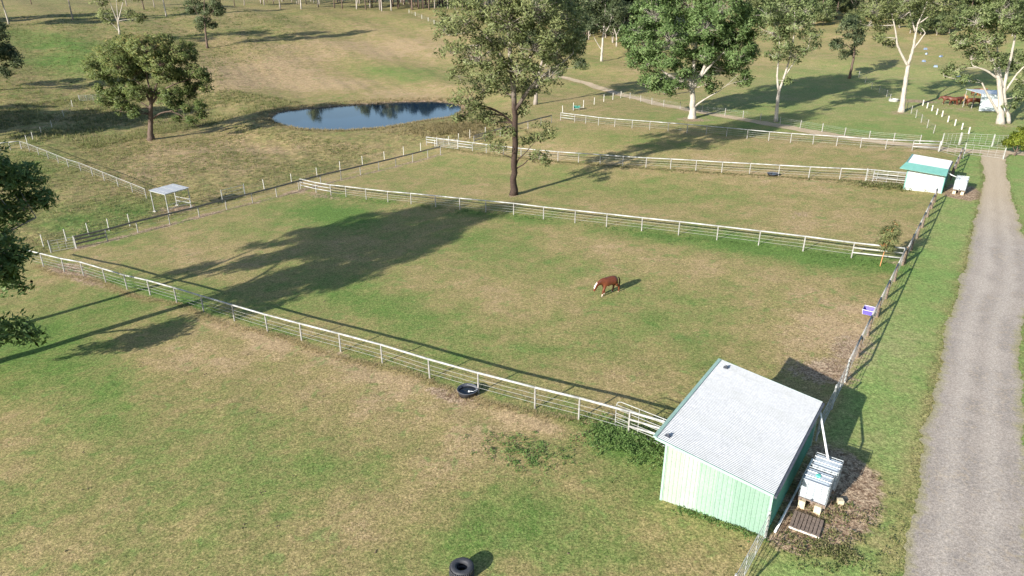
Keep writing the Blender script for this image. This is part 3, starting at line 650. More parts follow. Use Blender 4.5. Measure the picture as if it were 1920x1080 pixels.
# the big tree just outside the left edge: part of its crown hangs into the picture, its shadow lies across the near paddock
def local_tree(name, label, X, Y, limbs, lobes, *a, **k): return grow(name, label, (X, Y, gz(X, Y)), limbs, lobes, *a, **k)
local_tree('gum_tree', 'dark gum branches hanging into view over the near left fence corner', -39.3, 43.2,
    [[(0,0,0,.55),(.1,0,3,.46),(.2,.1,7,.36),(.2,.2,12,.22),(.2,0,17,.12),(0,0,21,.05)], [(.1,0,5.5,.16),(1.6,.6,6.4,.13),(3.2,1.2,7.0,.09),(4.6,1.8,6.8,.05)], [(.1,0,8,.16),(-2,1.5,10,.12),(-4,3,11,.06)], [(.2,.1,9.5,.16),(2.5,-1,11.5,.12),(4,-2,13,.06)],
     [(.1,0,3.4,.12),(1.6,-.6,4.2,.09),(3.4,-1.4,4.6,.05)], [(0,0,7,.14),(-1.5,-2,9,.09),(-3,-3.5,10,.05)], [(.1,0,7.2,.13),(2.8,3.4,8.8,.09),(4.6,6.2,9.6,.05)]],
    [(3.7,1.6,7.8,1.5,1.3),(4.9,2.2,6.2,1.1,1.0),(2.6,1.0,9.3,1.7,1.5),(3.6,3.4,8.4,1.4,1.2),(-1.5,-4.5,13,2.4,2),(-5,-2,15,2.4,2),(3.5,2.5,15,2.4,2),(-3,4,14.5,2.4,2),(1,-5,14,2.2,1.8),(-2,2,18,2.4,1.9),(-4,3,11.5,2.4,2),(4,-2,13.2,2.4,2),(0,1,14,3,2.4),(-2.5,-1,16,2.8,2.2),(2.2,1.5,17,2.8,2.2),(0,0,20,2.4,1.8),(-3,-3.5,10.5,2,1.6),(3.6,6.6,10.4,2.2,1.8),(1.5,4.5,13.2,2.4,2),(-4.5,1,13.8,2.2,1.8),(2.6,-4.6,9.2,1.8,1.5),(3.4,-3.6,11.4,2.0,1.6),(5.0,1.6,8.7,1.2,1.1),(4.5,1.2,7.9,1.1,.9),(3.2,-4.8,11.8,2.0,1.6),(2.0,-3.4,8.6,1.8,1.4),(2.8,.4,12.8,2.2,1.7),(1.6,-2.6,16.2,2.4,1.9),
     (1.2,-3.4,4.2,1.0,.8),(2.2,-4.4,5.2,1.1,.8),(3.6,-1.5,5.1,1.0,.8),(5.2,-2.4,4.4,.9,.7),(4.6,.2,3.8,.8,.7),(6.2,-.6,3.6,.8,.7),(3.6,-1.2,15.2,2.0,1.6),(-1.0,5,17,2.2,1.7),(2.5,8.2,12.0,1.8,1.5),(3.0,4.5,12.8,2,1.6)],
    GB, M['leaf_green'], seed=25, leaf=.24, cl_r=.85, dens=.9, fill=1.15)
local_tree('gum_tree', 'second dark gum hidden beyond the left edge, only its shadow in view', -43.6, 48.6,
    [[(0,0,0,.40),(.1,0,3,.32),(0,.1,8,.26),(.2,.2,14,.16),(0,0,19,.05)], [(0,0,6,.16),(2,1,8,.10),(3.5,2,9.5,.05)], [(0,0,7,.16),(-2,1.5,10,.10),(-3.6,3,12,.05)], [(0,0,8,.15),(1,-2,11,.09),(2,-3.4,13,.05)]],
    [(2.4,1.2,9,2.2,1.8),(-2.8,2.4,11.5,2.4,2),(1.6,-2.6,12.6,2.3,1.9),(0,.5,13.5,2.8,2.2),(-1.8,-1.2,15.5,2.5,2),(1.8,1.8,16.2,2.6,2),(0,0,18.6,2.2,1.6),(-1,3.4,14,2.4,2),(3.4,3.0,12.4,2.2,1.8),(-3.2,0,8.4,1.6,1.3),(3.2,-.8,15,2,1.6)],
    GB, M['leaf_dark'], seed=26, leaf=.28, cl_r=.9, dens=1.0, fill=1.0)
def shade_tree(label, px, h, rad, leaf_m, seed, bark_m=GB):
    """a tree outside the picture, found from where its shadow lies"""
    p = hit(*px); L = h * .68 / math.tan(SUN_EL); X, Y = p[0] - math.sin(SUN_AZ) * L, p[1] - math.cos(SUN_AZ) * L
    rng = np.random.default_rng(seed)
    lobes = [(*(rng.normal(0, 1, 2) * rad * .5), h * rng.uniform(.5, .95), rad * rng.uniform(.35, .5), rad * rng.uniform(.3, .42)) for _ in range(12)]
    return local_tree('gum_tree', label, X, Y, [[(0,0,0,.45),(0,0,h*.4,.32),(.3,.2,h*.9,.08)], [(0,0,h*.35,.2),(rad*.5,.5,h*.6,.08)], [(0,0,h*.38,.2),(-rad*.5,-.5,h*.65,.08)], [(0,0,h*.4,.18),(0,rad*.5,h*.65,.08)]], lobes, bark_m, leaf_m, seed=seed, leaf=.36, cl_r=1.2, dens=.9)
shade_tree('tree beyond the left edge shading the creek flat below the round-crowned tree', (95, 232), 18, 9.5, M['leaf_dark'], 31)
shade_tree('tree beyond the left edge shading the long grass by the corner fence', (20, 222), 16, 7, M['leaf_dark'], 32)
shade_tree('tree beyond the left edge shading the ground left of the wide olive tree', (190, 233), 19, 10, M['leaf_dark'], 34)
shade_tree('tree beyond the left edge throwing its shadow under the upper hill trunks', (150, 40), 18, 9, M['leaf_grey'], 35)
shade_tree('tree beyond the left edge casting the dark band across the upper hill', (70, 32), 18, 9, M['leaf_grey'], 33)

# ------------------------------------------------------------------ woods along the top: four kinds, copied
def proto(name, h, clean, rad, bark_m, leaf_m, seed):
    rng = np.random.default_rng(seed)
    lobes = [(*(rng.normal(0, 1, 2) * rad * .45), clean + (h - clean) * rng.uniform(.12, .95), rad * rng.uniform(.32, .5), rad * rng.uniform(.3, .45)) for _ in range(9)]
    limbs = [[(0,0,0,.24),(rng.normal(0,.2),rng.normal(0,.2),clean,.19),(rng.normal(0,.5),rng.normal(0,.5),h*.95,.05)]]
    for _ in range(4):
        a = rng.uniform(0, 6.28); z0 = clean + rng.uniform(-.8, (h - clean) * .3)
        limbs.append([(0,0,z0,.11),(math.cos(a)*rad*.3,math.sin(a)*rad*.3,z0+1.6,.08),(math.cos(a)*rad*.6,math.sin(a)*rad*.6,z0+3.2,.04)])
    return grow(name, 'x', (0, 0, 0), limbs, lobes, bark_m, leaf_m, seed=seed, leaf=.42, cl_r=1.2, dens=.75)
PR = [proto('forest_tree', 17, 8, 4.2, GB, M['leaf_forest'], 41), proto('forest_tree', 15, 6.5, 3.8, DB, M['leaf_forest'], 42), proto('forest_tree', 18, 8.5, 4.5, WB, M['leaf_grey'], 43), proto('forest_tree', 12, 2.2, 4.0, GB, M['leaf_forest'], 44),
      proto('scrub_tree', 8, 1.2, 3.6, GB, M['leaf_pale'], 45), proto('scrub_tree', 7, .9, 3.2, GB, M['leaf_grey'], 46), proto('forest_tree', 13, 1.6, 4.4, GB, M['leaf_mid'], 47)]
used = set(); fr = random.Random(5)
def plant(k, X, Y, label, group, s=1.0):
    o = PR[k] if k not in used else copy_tree(PR[k]); used.add(k)
    o.location = (X, Y, gz(X, Y) - .1); o.rotation_euler = (0, 0, fr.uniform(0, 6.28)); o.scale = (s, s, s * fr.uniform(.92, 1.1))
    tag(o, label, 'tree', group); return o
def plant_px(k, px, py, label, group, s=1.0):
    p = hit(px, py); return plant(k, p[0], p[1], label, group, s)
plant_px(2, 17, 46, 'pale trunk at the left edge of the shaded hilltop', 'single trunks on the hilltop')
plant_px(0, 137, 38, 'thin grey trunk standing in the dark band of hill shade', 'single trunks on the hilltop')
plant_px(2, 312, 31, 'pale trunk just left of the dark upright hill tree', 'single trunks on the hilltop')
plant_px(1, 59, 8, 'small dark trunk at the top edge near the left corner', 'single trunks on the hilltop', .8)
for i, (x, y) in enumerate(((238,12),(270,18),(290,14),(440,12),(458,10))): plant_px(fr.choice((0,1,3)), x, y, ('first', 'second', 'third', 'fourth', 'fifth')[i] + ' tree from the left in the loose row along the hilltop', 'hilltop row of trees', fr.uniform(.8, 1.0))
ORD = ('first', 'second', 'third', 'fourth', 'fifth', 'sixth', 'seventh', 'eighth', 'ninth', 'tenth')
for i, (x, y) in enumerate(((496,10),(526,17),(565,17),(597,14),(627,15),(642,16),(669,17),(686,18),(716,21),(734,20))):
    plant_px(fr.choice((0,1,2)), x, y, ORD[i] + ' from the left of the bare trunks fronting the dark wood above the dam', 'front trunks of the wood', fr.uniform(.9, 1.1))
WOOD = 'slim tree crowded in the dark wood along the top edge'
for _ in range(62):      # the wood itself, deepening behind its front row
    x = fr.uniform(690, 850); y = fr.uniform(3, 19)
    plant_px(fr.choice((0,1,1)), x, y, WOOD, 'trees of the dark wood', fr.uniform(.85, 1.15))
for _ in range(28):
    x = fr.uniform(480, 690); y = fr.uniform(1, 9)
    plant_px(fr.choice((0,1,2)), x, y, WOOD, 'trees of the dark wood', fr.uniform(.7, .9))
for _ in range(40):
    x = fr.uniform(850, 1060); y = fr.uniform(4, 30)
    plant_px(fr.choice((0,1,3)), x, y, WOOD, 'trees of the dark wood', fr.uniform(.85, 1.15))
for _ in range(58):
    x = fr.uniform(1040, 1250); y = fr.uniform(44, 82) if x > 1085 else fr.uniform(34, 70)
    plant_px(fr.choice((1,3,3,6)), x, y, 'dark bushy tree in the wood behind the grey-leaved gum', 'trees of the dark wood behind the track', fr.uniform(.85, 1.1))
for _ in range(84):
    x = fr.uniform(1360, 1990); y = fr.uniform(6, 36)
    plant_px(fr.choice((3,3,6,1,4)), x, y, 'tree in the mixed bush along the top right edge', 'mixed bush top right', fr.uniform(.8, 1.1))
for _ in range(96):
    x = fr.uniform(1390, 1990); y = fr.uniform(24, 68) if x > 1640 else fr.uniform(20, 52)
    plant_px(fr.choice((4,5)), x, y, 'low pale green scrub tree on the far right slope', 'low scrub on the far slope', fr.uniform(.5, .95))
# small planted things
B = hit(1902, 292)
grow('shrub', 'bright yellow-green shrub by the gate at the right edge', B, [[(0,0,0,.10),(.1,0,.9,.08),(.2,.1,1.8,.04)], [(0,0,.5,.06),(-.6,.3,1.4,.03)], [(0,0,.5,.06),(.9,-.2,1.3,.03)]],
     [(0,0,2.0,1.3,.9),(1.2,0,2.2,1.3,1.0),(-.8,.4,1.6,.9,.7),(.6,-.5,1.5,.9,.6),(.4,.4,2.9,1.0,.7)], DB, M['leaf_yellow'], seed=61, leaf=.14, cl_r=.5, dens=2.2, cat='shrub', droop=.2)
B = hit(1650, 499)
s_ = grow('sapling', 'slender grey-leaved sapling planted by the white fence corner', B, [[(0,0,0,.035),(.05,0,1.0,.03),(.25,.1,2.2,.02),(.45,.1,3.3,.01)]],
     [(-.1,0,1.8,.62,.5),(.45,.1,2.2,.78,.6),(.0,.2,2.6,.65,.6),(.6,0,2.9,.55,.6),(.3,.1,1.6,.6,.4),(.55,.1,3.6,.32,.4),(.2,-.2,3.1,.5,.5)], M['stake'], M['leaf_grey'], seed=62, leaf=.075, cl_r=.26, dens=1.1, flare=1.0, cat='sapling')

# ------------------------------------------------------------------ fences
def bar(mb, a, b, r, n=6): mb.tube([a, b], r, n)
post_round = {}
def mesh_post(key, h, r, m, n=8, square=False, cap=False):
    k = (key, round(h, 2), round(r, 3))
    if k not in post_round:
        mb = MB()
        if square: mb.box((0, 0, h / 2 - .15), (2 * r, 2 * r, h + .3))
        else: mb.tube([(0, 0, -.3), (0, 0, h * .5), (0, 0, h)], [r, r, r * .97], n)
        post_round[k] = mb.mesh('post', m)
    return post_round[k]
def rel(p, o): return Vector(p) - Vector(o)
def rail_fence(label, pts, h=1.38, post_m='grey_post', rail_m='white_rail', pr=.055, rr=.068, wires=(.38, .68, .98), panel_bays=(), ext0=None, ext1=None, group='paddock fences', flat=False):
    o = pts[0].copy(); t = thing('paddock_fence', label, 'fence', o, 0, group)
    for p in pts:
        q = put('post', mesh_post(post_m, h - .03, pr * random.uniform(.95, 1.1), M[post_m]), t, rel(p, o), random.uniform(0, 3))
        q.rotation_euler = (random.gauss(0, .012), random.gauss(0, .012), random.uniform(0, 3))
    def bar(mb, a, b, r, n=6):
        if not flat: return mb.tube([a, b], r, n)
        d = (b - a).normalized(); sd = d.cross(Vector((0, 0, 1))).normalized() * .022; up = Vector((0, 0, r * 1.5)); Q = []
        for p in (a, b): Q += [p - sd - up, p + sd - up, p + sd + up, p - sd + up]
        mb.add(Q, [(3, 2, 1, 0), (4, 5, 6, 7), (0, 1, 5, 4), (1, 2, 6, 5), (2, 3, 7, 6), (3, 0, 4, 7)])
    P = list(pts)
    if ext0 is not None: P = [ext0] + P
    if ext1 is not None: P = P + [ext1]
    for a, b in zip(P[:-1], P[1:]):
        mb = MB(); bar(mb, rel(a, o) + Vector((0, 0, h)), rel(b, o) + Vector((0, 0, h)), rr, 8); mb.build('rail', M[rail_m], t, smooth=not flat)
    for i in panel_bays:
        a, b = P[i], P[i + 1]
        for z in (.52, .95):
            mb = MB(); bar(mb, rel(a, o) + Vector((0, 0, z)), rel(b, o) + Vector((0, 0, z)), rr * .85, 8); mb.build('rail', M[rail_m], t, smooth=not flat)
    rng_b = [i for i in range(len(P) - 1) if i not in panel_bays]
    if rng_b:
        seg = [P[i] for i in range(rng_b[0], rng_b[-1] + 2)]
        for z in wires:
            mb = MB(); mb.tube([rel(p, o) + Vector((0, 0, z)) for p in seg], .009, 4, False); mb.build('wire', M['wire'], t)
    return t
nfirst = W['F1'][0] + (W['F1'][0] - W['F1'][1]) * .55
shedL = uwz(9.05, 29.4)
rail_fence('white rail fence running from the left edge to the near green shed', W['F1'], panel_bays=(len(W['F1']),), ext0=nfirst, ext1=shedL, h=1.42)
rail_fence('white rail fence across the field behind the chestnut horse', W['F2'], panel_bays=(0, 1, len(W['F2']) - 2))
rail_fence('white rail fence ending at the far small shed', W['F3'], panel_bays=(0, 2, 20), ext1=uwz(7.3, 89.3), h=1.34)
rail_fence('farthest white rail fence in front of the dirt track', W['F4'], panel_bays=(0, len(W['F4']) - 2), h=1.32)
rail_fence('grey rail fence along the downhill side beside the open stock shelter', W['FL'], rail_m='shade_toned_rail', panel_bays=(0,), wires=(.6,), h=1.3, flat=True)
rail_fence('short grey rail fence behind the lone tall gum', W['FL2'], rail_m='shade_toned_rail', panel_bays=(0,), wires=(.6,), h=1.3, flat=True)

def wire_fence(label, px, h=1.25, r=.05, post_m='white_post', wires=(.35, .65, .95, 1.15), group='wire fences', name='wire_fence', rails=False):
    pts = posts_world(px); o = pts[0].copy(); t = thing(name, label, 'fence', o, 0, group)
    for p in pts:
        q = put('post', mesh_post(post_m + 'w', h * random.uniform(.97, 1.06), r, M[post_m]), t, rel(p, o)); q.rotation_euler = (random.gauss(0, .02), random.gauss(0, .02), random.uniform(0, 3))
    for z in wires:
        mb = MB(); mb.tube([rel(p, o) + Vector((0, 0, z)) for p in pts], .035 if rails else .007, 5 if rails else 3, False); mb.build('rail' if rails else 'wire', M['white_rail' if rails else 'wire'], t)
    return t
wire_fence('wire fence of short white posts along the rough paddock by the dam', [(82,463),(125,452),(167,441),(205,433),(244,424),(496,356),(547,344),(595,332.5),(638,321),(680,310),(721,300.5),(757,292),(789,284),(816,278),(842,272),(860,266),(881,260),(910,255)], h=1.4, r=.055)
wire_fence('wire fence of white posts above the teal barrow', [(1055,212),(1075,207),(1094,202),(1114,196),(1132,191),(1149,187),(1164,184)], h=1.4, r=.07)
wire_fence('long wire fence following the near edge of the dirt track', [(1164,183),(1181,186),(1201,191),(1222,196),(1244,200),(1275,205),(1316,211),(1359,217),(1393,222),(1425,227),(1462,235),(1500,241),(1541,248),(1583,255.5),(1629,262),(1675,266),(1724,270)], h=1.3, r=.06, post_m='grey_post')
wire_fence('wire fence climbing the dry hill towards the dark wood', [(767,25),(779,30),(791,35),(803,40),(814,45),(825,50),(836,55),(847,60)], h=1.4, r=.09)
wire_fence('grey wire fence between track and bare trough ground by white-trunked gum', [(1700,205),(1708,213),(1717,221),(1727,230),(1738,240),(1750,250)], h=1.3, r=.05, post_m='grey_post')
wire_fence('wire fence around the dark scrubby paddock beyond the small leaning tree', [(1610,145),(1622,156),(1634,166),(1648,174),(1662,182),(1668,190)], h=1.3, r=.05, post_m='grey_post')
wire_fence('old wire fence with leaning posts near the left edge below the shade', [(51,268),(62,262),(78,252),(98,240),(120,220),(136,200)], h=1.4, r=.06)
rail_fence('grey three-rail fence running from the open stock shelter up to left corner', posts_world([(285,362),(275,372),(249,361),(222,350),(196,339),(174,330),(152,321),(129,314),(110,306),(91,298),(73,291),(56,284),(41,279)][1:]), rail_m='wire', rr=.035, wires=(.45, .8, 1.1), h=1.3)
rail_fence('short white rail fence leaving the picture at the left corner', posts_world([(40,279),(20,281),(2,283),(-20,285)]), wires=(.5, .9), h=1.3)
# stub posts in two staggered rows by the far gate
stubs = posts_world([(1730,198),(1738,203),(1747,208),(1756,215),(1766,219),(1777,229),(1790,236),(1803,243),(1816,251)])
for i, p in enumerate(stubs):
    t = put('fence_post', mesh_post('stub', 1.0, .10, M['white_post'], 7), None, p, i * .7)
    tag(t, ORD[i] + ' white post from the far end of the slanting line right of white-trunked gum', 'post', 'slanting line of thick white posts')
# timber fence by the driveway
def timber_fence(label, pts, h=1.45):
    o = pts[0].copy(); t = thing('timber_fence', label, 'fence', o, 0, 'driveway fences')
    for p in pts:
        q = put('post', mesh_post('timber', h * random.uniform(.97, 1.03), .10, M['timber_post'], 9), t, rel(p, o)); q.rotation_euler = (random.gauss(0, .015), random.gauss(0, .015), random.uniform(0, 3))
    for a, b in zip(pts[:-1], pts[1:]):
        mb = MB(); bar(mb, rel(a, o) + Vector((0, 0, h + .03)), rel(b, o) + Vector((0, 0, h + .03)), .055, 7); mb.build('rail', M['grey_post'], t, smooth=True)
    for z in (.45, .75, 1.05):
        mb = MB(); mb.tube([rel(p, o) + Vector((0, 0, z)) for p in pts], .012, 4, False); mb.build('wire', M['wire'], t)
    return t
timber_fence('brown timber post fence beside the driveway next to the violet feed bin', [uwz(4.2, w) for w in (40.6, 44.1, 47.5, 50.9, 54.5, 58.4, 62.4)])
timber_fence('brown timber post fence beside the driveway between sapling and far shed', [uwz(4.1, w) for w in (62.9, 66.5, 70.1, 73.7, 77.4, 80.6, 83.2)])
timber_fence('short brown timber fence just behind the far shed', [uwz(3.6, w) for w in (94, 97, 100, 103, 105.8)])

def steel_gate(label, a, b, h=1.25, z0=.18, bars=6, ups=2, rb=.017, arch=0.0, m='white_rail', posts=True, name='steel_gate', cat='gate', group=None):
    a, b = Vector(a), Vector(b); t = thing(name, label, cat, a, 0, group); d = b - a
    top = z0 + h
    mb = MB()
    if arch: pts = [(0, z0), (0, top - arch), (arch * .35, top - arch * .2), (arch, top), (1e9, 0)]
    L = math.hypot(d.x, d.y); ux = d / L
    def P(s, z): return ux * s + Vector((0, 0, z))
    k = arch
    loop = [P(0, z0), P(0, top - k), P(k * .3, top - k * .3), P(k, top), P(L - k, top), P(L - k * .3, top - k * .3), P(L, top - k), P(L, z0), P(0, z0)] if k else [P(0, z0), P(0, top), P(L, top), P(L, z0), P(0, z0)]
    for p, q in zip(loop[:-1], loop[1:]): mb.tube([p, q], rb * 1.25, 6)
    mb.build('frame', M[m], t)
    for i in range(1, bars):
        z = z0 + h * i / bars; mb = MB(); mb.tube([P(0, z), P(L, z)], rb * .9, 6); mb.build('bar', M[m], t)
    for i in range(1, ups + 1):
        mb = MB(); s = L * i / (ups + 1); mb.tube([P(s, z0), P(s, top)], rb, 6); mb.build('upright', M[m], t)
    if posts:
        for s in (-.09, L + .09):
            q = put('post', mesh_post('gatep', top + .12, .05, M['white_rail']), t, ux * s)
    return t
fa = Vector(hit(1153, 801)); fb = uwz(9.35, 29.0)
steel_gate('white round-cornered steel gate panel leaning at the near green shed', fa, fb, h=1.6, z0=.12, bars=6, ups=2, arch=.28, posts=False)
steel_gate('white barred steel gate at front corner of the near shed by the picture bottom', uwz(4.35, 21.2), uwz(4.3, 25.15), h=1.15, z0=.2, bars=4, ups=2, rb=.013)
steel_gate('white barred steel gate behind the near shed beside the driveway', uwz(4.2, 33.7), uwz(4.2, 37.0), h=1.2, z0=.2, bars=4, ups=1, rb=.012)
steel_gate('second white barred steel gate behind the near shed, farther along', uwz(4.2, 37.3), uwz(4.2, 40.4), h=1.2, z0=.2, bars=4, ups=1, rb=.012)
steel_gate('white steel gate across the end of the driveway', Vector(hit(1808, 290)), Vector(hit(1879, 299)), h=1.25, z0=.15, bars=4, ups=4, rb=.011, m='wire')
steel_gate('pale mesh gate behind the driveway end, left half', Vector(hit(1766, 273)), Vector(hit(1796, 272)), h=1.5, z0=.1, bars=5, ups=3, rb=.011, m='wire')
steel_gate('pale mesh gate behind the driveway end, right half', Vector(hit(1800, 272)), Vector(hit(1858, 275)), h=1.5, z0=.1, bars=5, ups=4, rb=.011, m='wire')
steel_gate('pale steel gate next to the yellow-green shrub', Vector(hit(1861, 275)), Vector(hit(1884, 275)), h=1.4, z0=.1, bars=5, ups=2, rb=.011, m='wire')
steel_gate('white steel gate between far small shed and the driveway gate', Vector(hit(1761, 285)), Vector(hit(1804, 297)), h=1.2, z0=.15, bars=4, ups=2, rb=.011, m='wire')
steel_gate('white steel gate beside the far small shed, left of it', uwz(11.6, 88.9), uwz(7.5, 88.9), h=1.45, z0=.1, bars=6, ups=3)
steel_gate('pale steel gate against the fence corner left of lone tall gum', Vector(hit(820, 275.5)), Vector(hit(858, 280)), h=1.35, z0=.12, bars=6, ups=2)
steel_gate('grey wire gate at the far left fence corner under the hanging branches', Vector(hit(98, 474)), Vector(hit(141, 466)), h=1.15, z0=.15, bars=4, ups=2, m='wire')
steel_gate('grey low gate lying by creek flat above the left corner fence', Vector(hit(150, 189)), Vector(hit(188, 188)), h=1.1, z0=.1, bars=4, ups=2, m='galv')

# ------------------------------------------------------------------ sheds
def corr_sheet(length, width, pitch, amp, kind='sine'):
    """a ribbed steel sheet in its own XY plane: ribs run along +X, width along +Y, thickness from its relief"""
    ys = []; zs = []
    n = int(round(width / pitch))
    for i in range(n):
        if kind == 'sine':
            for q in range(6): ys.append((i + q / 6) * pitch); zs.append(amp * .5 * (1 + math.cos(2 * math.pi * q / 6)))
        else:
            for q, z in ((0, 0), (.42, 0), (.52, 1), (.78, 1), (.88, 0)): ys.append((i + q) * pitch); zs.append(z * amp)
    ys.append(n * pitch); zs.append(zs[0])
    mb = MB(); P = []; k = len(ys); th = .004
    for off in (0, -th):
        for x in (0, length):
            for y, z in zip(ys, zs): P.append((x, y, z + off))
    F = []
    for i in range(k - 1):
        F.append((i, i + k, i + 1 + k, i + 1)[::-1]); F.append((2 * k + i, 2 * k + i + 1, 3 * k + i + 1, 3 * k + i)[::-1])
        F.append((i, i + 1, 2 * k + i + 1, 2 * k + i)[::-1]); F.append((k + i, 3 * k + i, 3 * k + i + 1, k + i + 1)[::-1])
    mb.add(P, F); return mb, n * pitch
def orient(o, origin, ex, ey):
    ex = Vector(ex).normalized(); ey = Vector(ey); ey = (ey - ex * ey.dot(ex)).normalized(); ez = ex.cross(ey)
    m4 = Matrix.Identity(4)
    for i, a in enumerate((ex, ey, ez)): m4[0][i], m4[1][i], m4[2][i] = a
    m4.translation = Vector(origin); o.matrix_local = m4
UU = Vector((D2[0], D2[1], 0)); WW = Vector((D1[0], D1[1], 0)); ZZ = Vector((0, 0, 1))
def shed(label, u0, u1, w0, w1, zl, zh, wall_mats, side_m, roof_ms, trim_m, over=(.35, .25, .45, .12), pitch_roof=.114, awning=False):
    """skillion shed: low side at u0 (driveway), high side at u1; zl / zh are absolute eave heights. Empty at the driveway front corner"""
    X, Y = xy(u0, w0); z0 = gz(X, Y); O = Vector((X, Y, z0))
    t = thing('shed', label, 'shed', O)
    W_, L_ = u1 - u0, w1 - w0
    def L(u, w, z): return UU * u + WW * w + ZZ * z          # local from corner
    zb = lambda u, w: gz(*xy(u0 + u, w0 + w)) - z0 - .12
    hl, hh = zl - z0, zh - z0
    # frame
    fr_ = MB()
    for u in (.06, W_ / 2, W_ - .06):
        for w in (.06, L_ / 2, L_ - .06):
            top = hl + (hh - hl) * u / W_ - .14
            fr_.box(L(u, w, (top + zb(u, w)) / 2), (.09, .09, top - zb(u, w)), Matrix.Rotation(ROT_UW, 3, 'Z'))
    for w in (.06, L_ / 2, L_ - .06):
        fr_.tube([L(.0, w, hl - .10), L(W_, w, hh - .10)], .05, 4)
    fr_.build('frame', M['galv'], t)
    # front and back walls, sheet by sheet (ribs upright)
    for side, w in (('front', 0.0), ('back', L_)):
        sheets = len(wall_mats); sw = W_ / sheets
        base = MB(); base.tube([L(.03, w + (.05 if w == 0 else -.05), 1.0), L(W_ - .03, w + (.05 if w == 0 else -.05), 1.0)], .03, 4)
        wl_ = base.build('wall', M['galv'], t)
        for i in range(sheets):
            ua = i * sw
            uc = ua + sw / 2; bot = zb(uc, w); top = hl + (hh - hl) * uc / W_ - .03
            # sheet as prism with sloping top
            pitch = sw / max(3, round(sw / .18)); n = int(round(sw / pitch)); prof = []
            for r_ in range(n):
                for q, dd in ((0, 0), (.5, 0), (.58, 1), (.84, 1), (.92, 0)): prof.append((ua + (r_ + q) * pitch, dd * .022))
            prof.append((ua + sw - .003, 0))
            sg = -1 if w == 0 else 1
            mb = MB(); P = []; k = len(prof)
            for th in (0, .004):
                for zz in (0, 1):
                    for (uu, dd) in prof:
                        z = zb(uu, w) if zz == 0 else hl + (hh - hl) * uu / W_ - .035
                        P.append(L(uu, w + sg * (dd - th + .002 * (i % 2)), z))
            F = []
            for j in range(k - 1):
                F.append((j, j + 1, k + j + 1, k + j)); F.append((2 * k + j, 3 * k + j, 3 * k + j + 1, 2 * k + j + 1)); F.append((k + j, k + j + 1, 3 * k + j + 1, 3 * k + j))
            if sg > 0: F = [f_[::-1] for f_ in F]
            mb.add(P, F); o = mb.build('wall_sheet', M[wall_mats[i]], wl_)
    # side wall on the driveway side
    base = MB(); base.tube([L(.05, .1, 1.0), L(.05, L_ - .1, 1.0)], .03, 4); wl_ = base.build('wall', M['galv'], t)
    ns = max(4, int(round(L_ / .78))); sw = L_ / ns
    for i in range(ns):
        prof = []; n = 4; pitch = sw / n
        for r_ in range(n):
            for q, dd in ((0, 0), (.5, 0), (.58, 1), (.84, 1), (.92, 0)): prof.append((i * sw + (r_ + q) * pitch, dd * .022))
        prof.append(((i + 1) * sw - .003, 0))
        mb = MB(); P = []; k = len(prof)
        for th in (0, .004):
            for zz in (0, 1):
                for (ww, dd) in prof: P.append(L(-(dd - th + .002 * (i % 2)), ww, zb(0, ww) if zz == 0 else hl - .04))
        F = []
        for j in range(k - 1): F.append((j, k + j, k + j + 1, j + 1)); F.append((2 * k + j, 2 * k + j + 1, 3 * k + j + 1, 3 * k + j)); F.append((k + j, 3 * k + j, 3 * k + j + 1, k + j + 1))
        mb.add(P, F); mb.build('wall_sheet', M[side_m], wl_)
    # corner flashings
    for u, w, hz, mt in ((-.012, -.012, hl, trim_m), (W_ + .012, -.012, hh, trim_m), (W_ + .012, L_ + .012, hh, trim_m), (-.012, L_ + .012, hl, trim_m)):
        mb = MB(); b0 = zb(u, w); mb.box(L(u, w, (b0 + hz - .06) / 2), (.10, .10, hz - .06 - b0), Matrix.Rotation(ROT_UW, 3, 'Z')); mb.build('corner_flashing', M[mt], t)
    # short return wall on the high side, front
    mb = MB(); mb.box(L(W_ + .03, .35, (zb(W_, .3) + hh - .2) / 2), (.62, .03, hh - .2 - zb(W_, .3)), Matrix.Rotation(ROT_UW, 3, 'Z')); mb.build('side_panel', M['teal_trim'], t)
    # roof
    of, ob, oh, ol = over; slope = (hh - hl) / W_
    ua, ub = -ol, W_ + oh; wa, wb = -of, L_ + ob
    zr = lambda u: hl + slope * u
    pur = MB()
    for i in range(5):
        u = .1 + (W_ - .2) * i / 4; pur.box(L(u, (wa + wb) / 2, zr(u) - .045), (wb - wa - .06, .05, .06), Matrix.Rotation(ROT_UW, 3, 'Z'))
    roof = pur.build('roof', M['galv'], t)
    ns = max(4, int(round((wb - wa) / .77))); sw = (wb - wa) / ns; ln = math.hypot(ub - ua, zr(ub) - zr(ua))
    n_r = round(sw / pitch_roof); mbs, _ = corr_sheet(ln, sw, sw / n_r, .03); me_cache = {}
    for i in range(ns):
        rm = roof_ms[i % len(roof_ms)]
        if rm not in me_cache: me_cache[rm] = mbs.mesh('roof_sheet', M[rm])
        o = put('roof_sheet', me_cache[rm], roof)
        orient(o, L(ub, wa + i * sw, zr(ub) + .003 * (i % 2)), L(ua, 0, zr(ua)) - L(ub, 0, zr(ub)), WW)
        if (o.matrix_local.to_3x3() @ Vector((0, 0, 1))).z < 0:
            orient(o, L(ua, wa + i * sw, zr(ua) + .003 * (i % 2)), L(ub, 0, zr(ub)) - L(ua, 0, zr(ua)), WW)
    rt = Matrix.Rotation(ROT_UW, 3, 'Z')
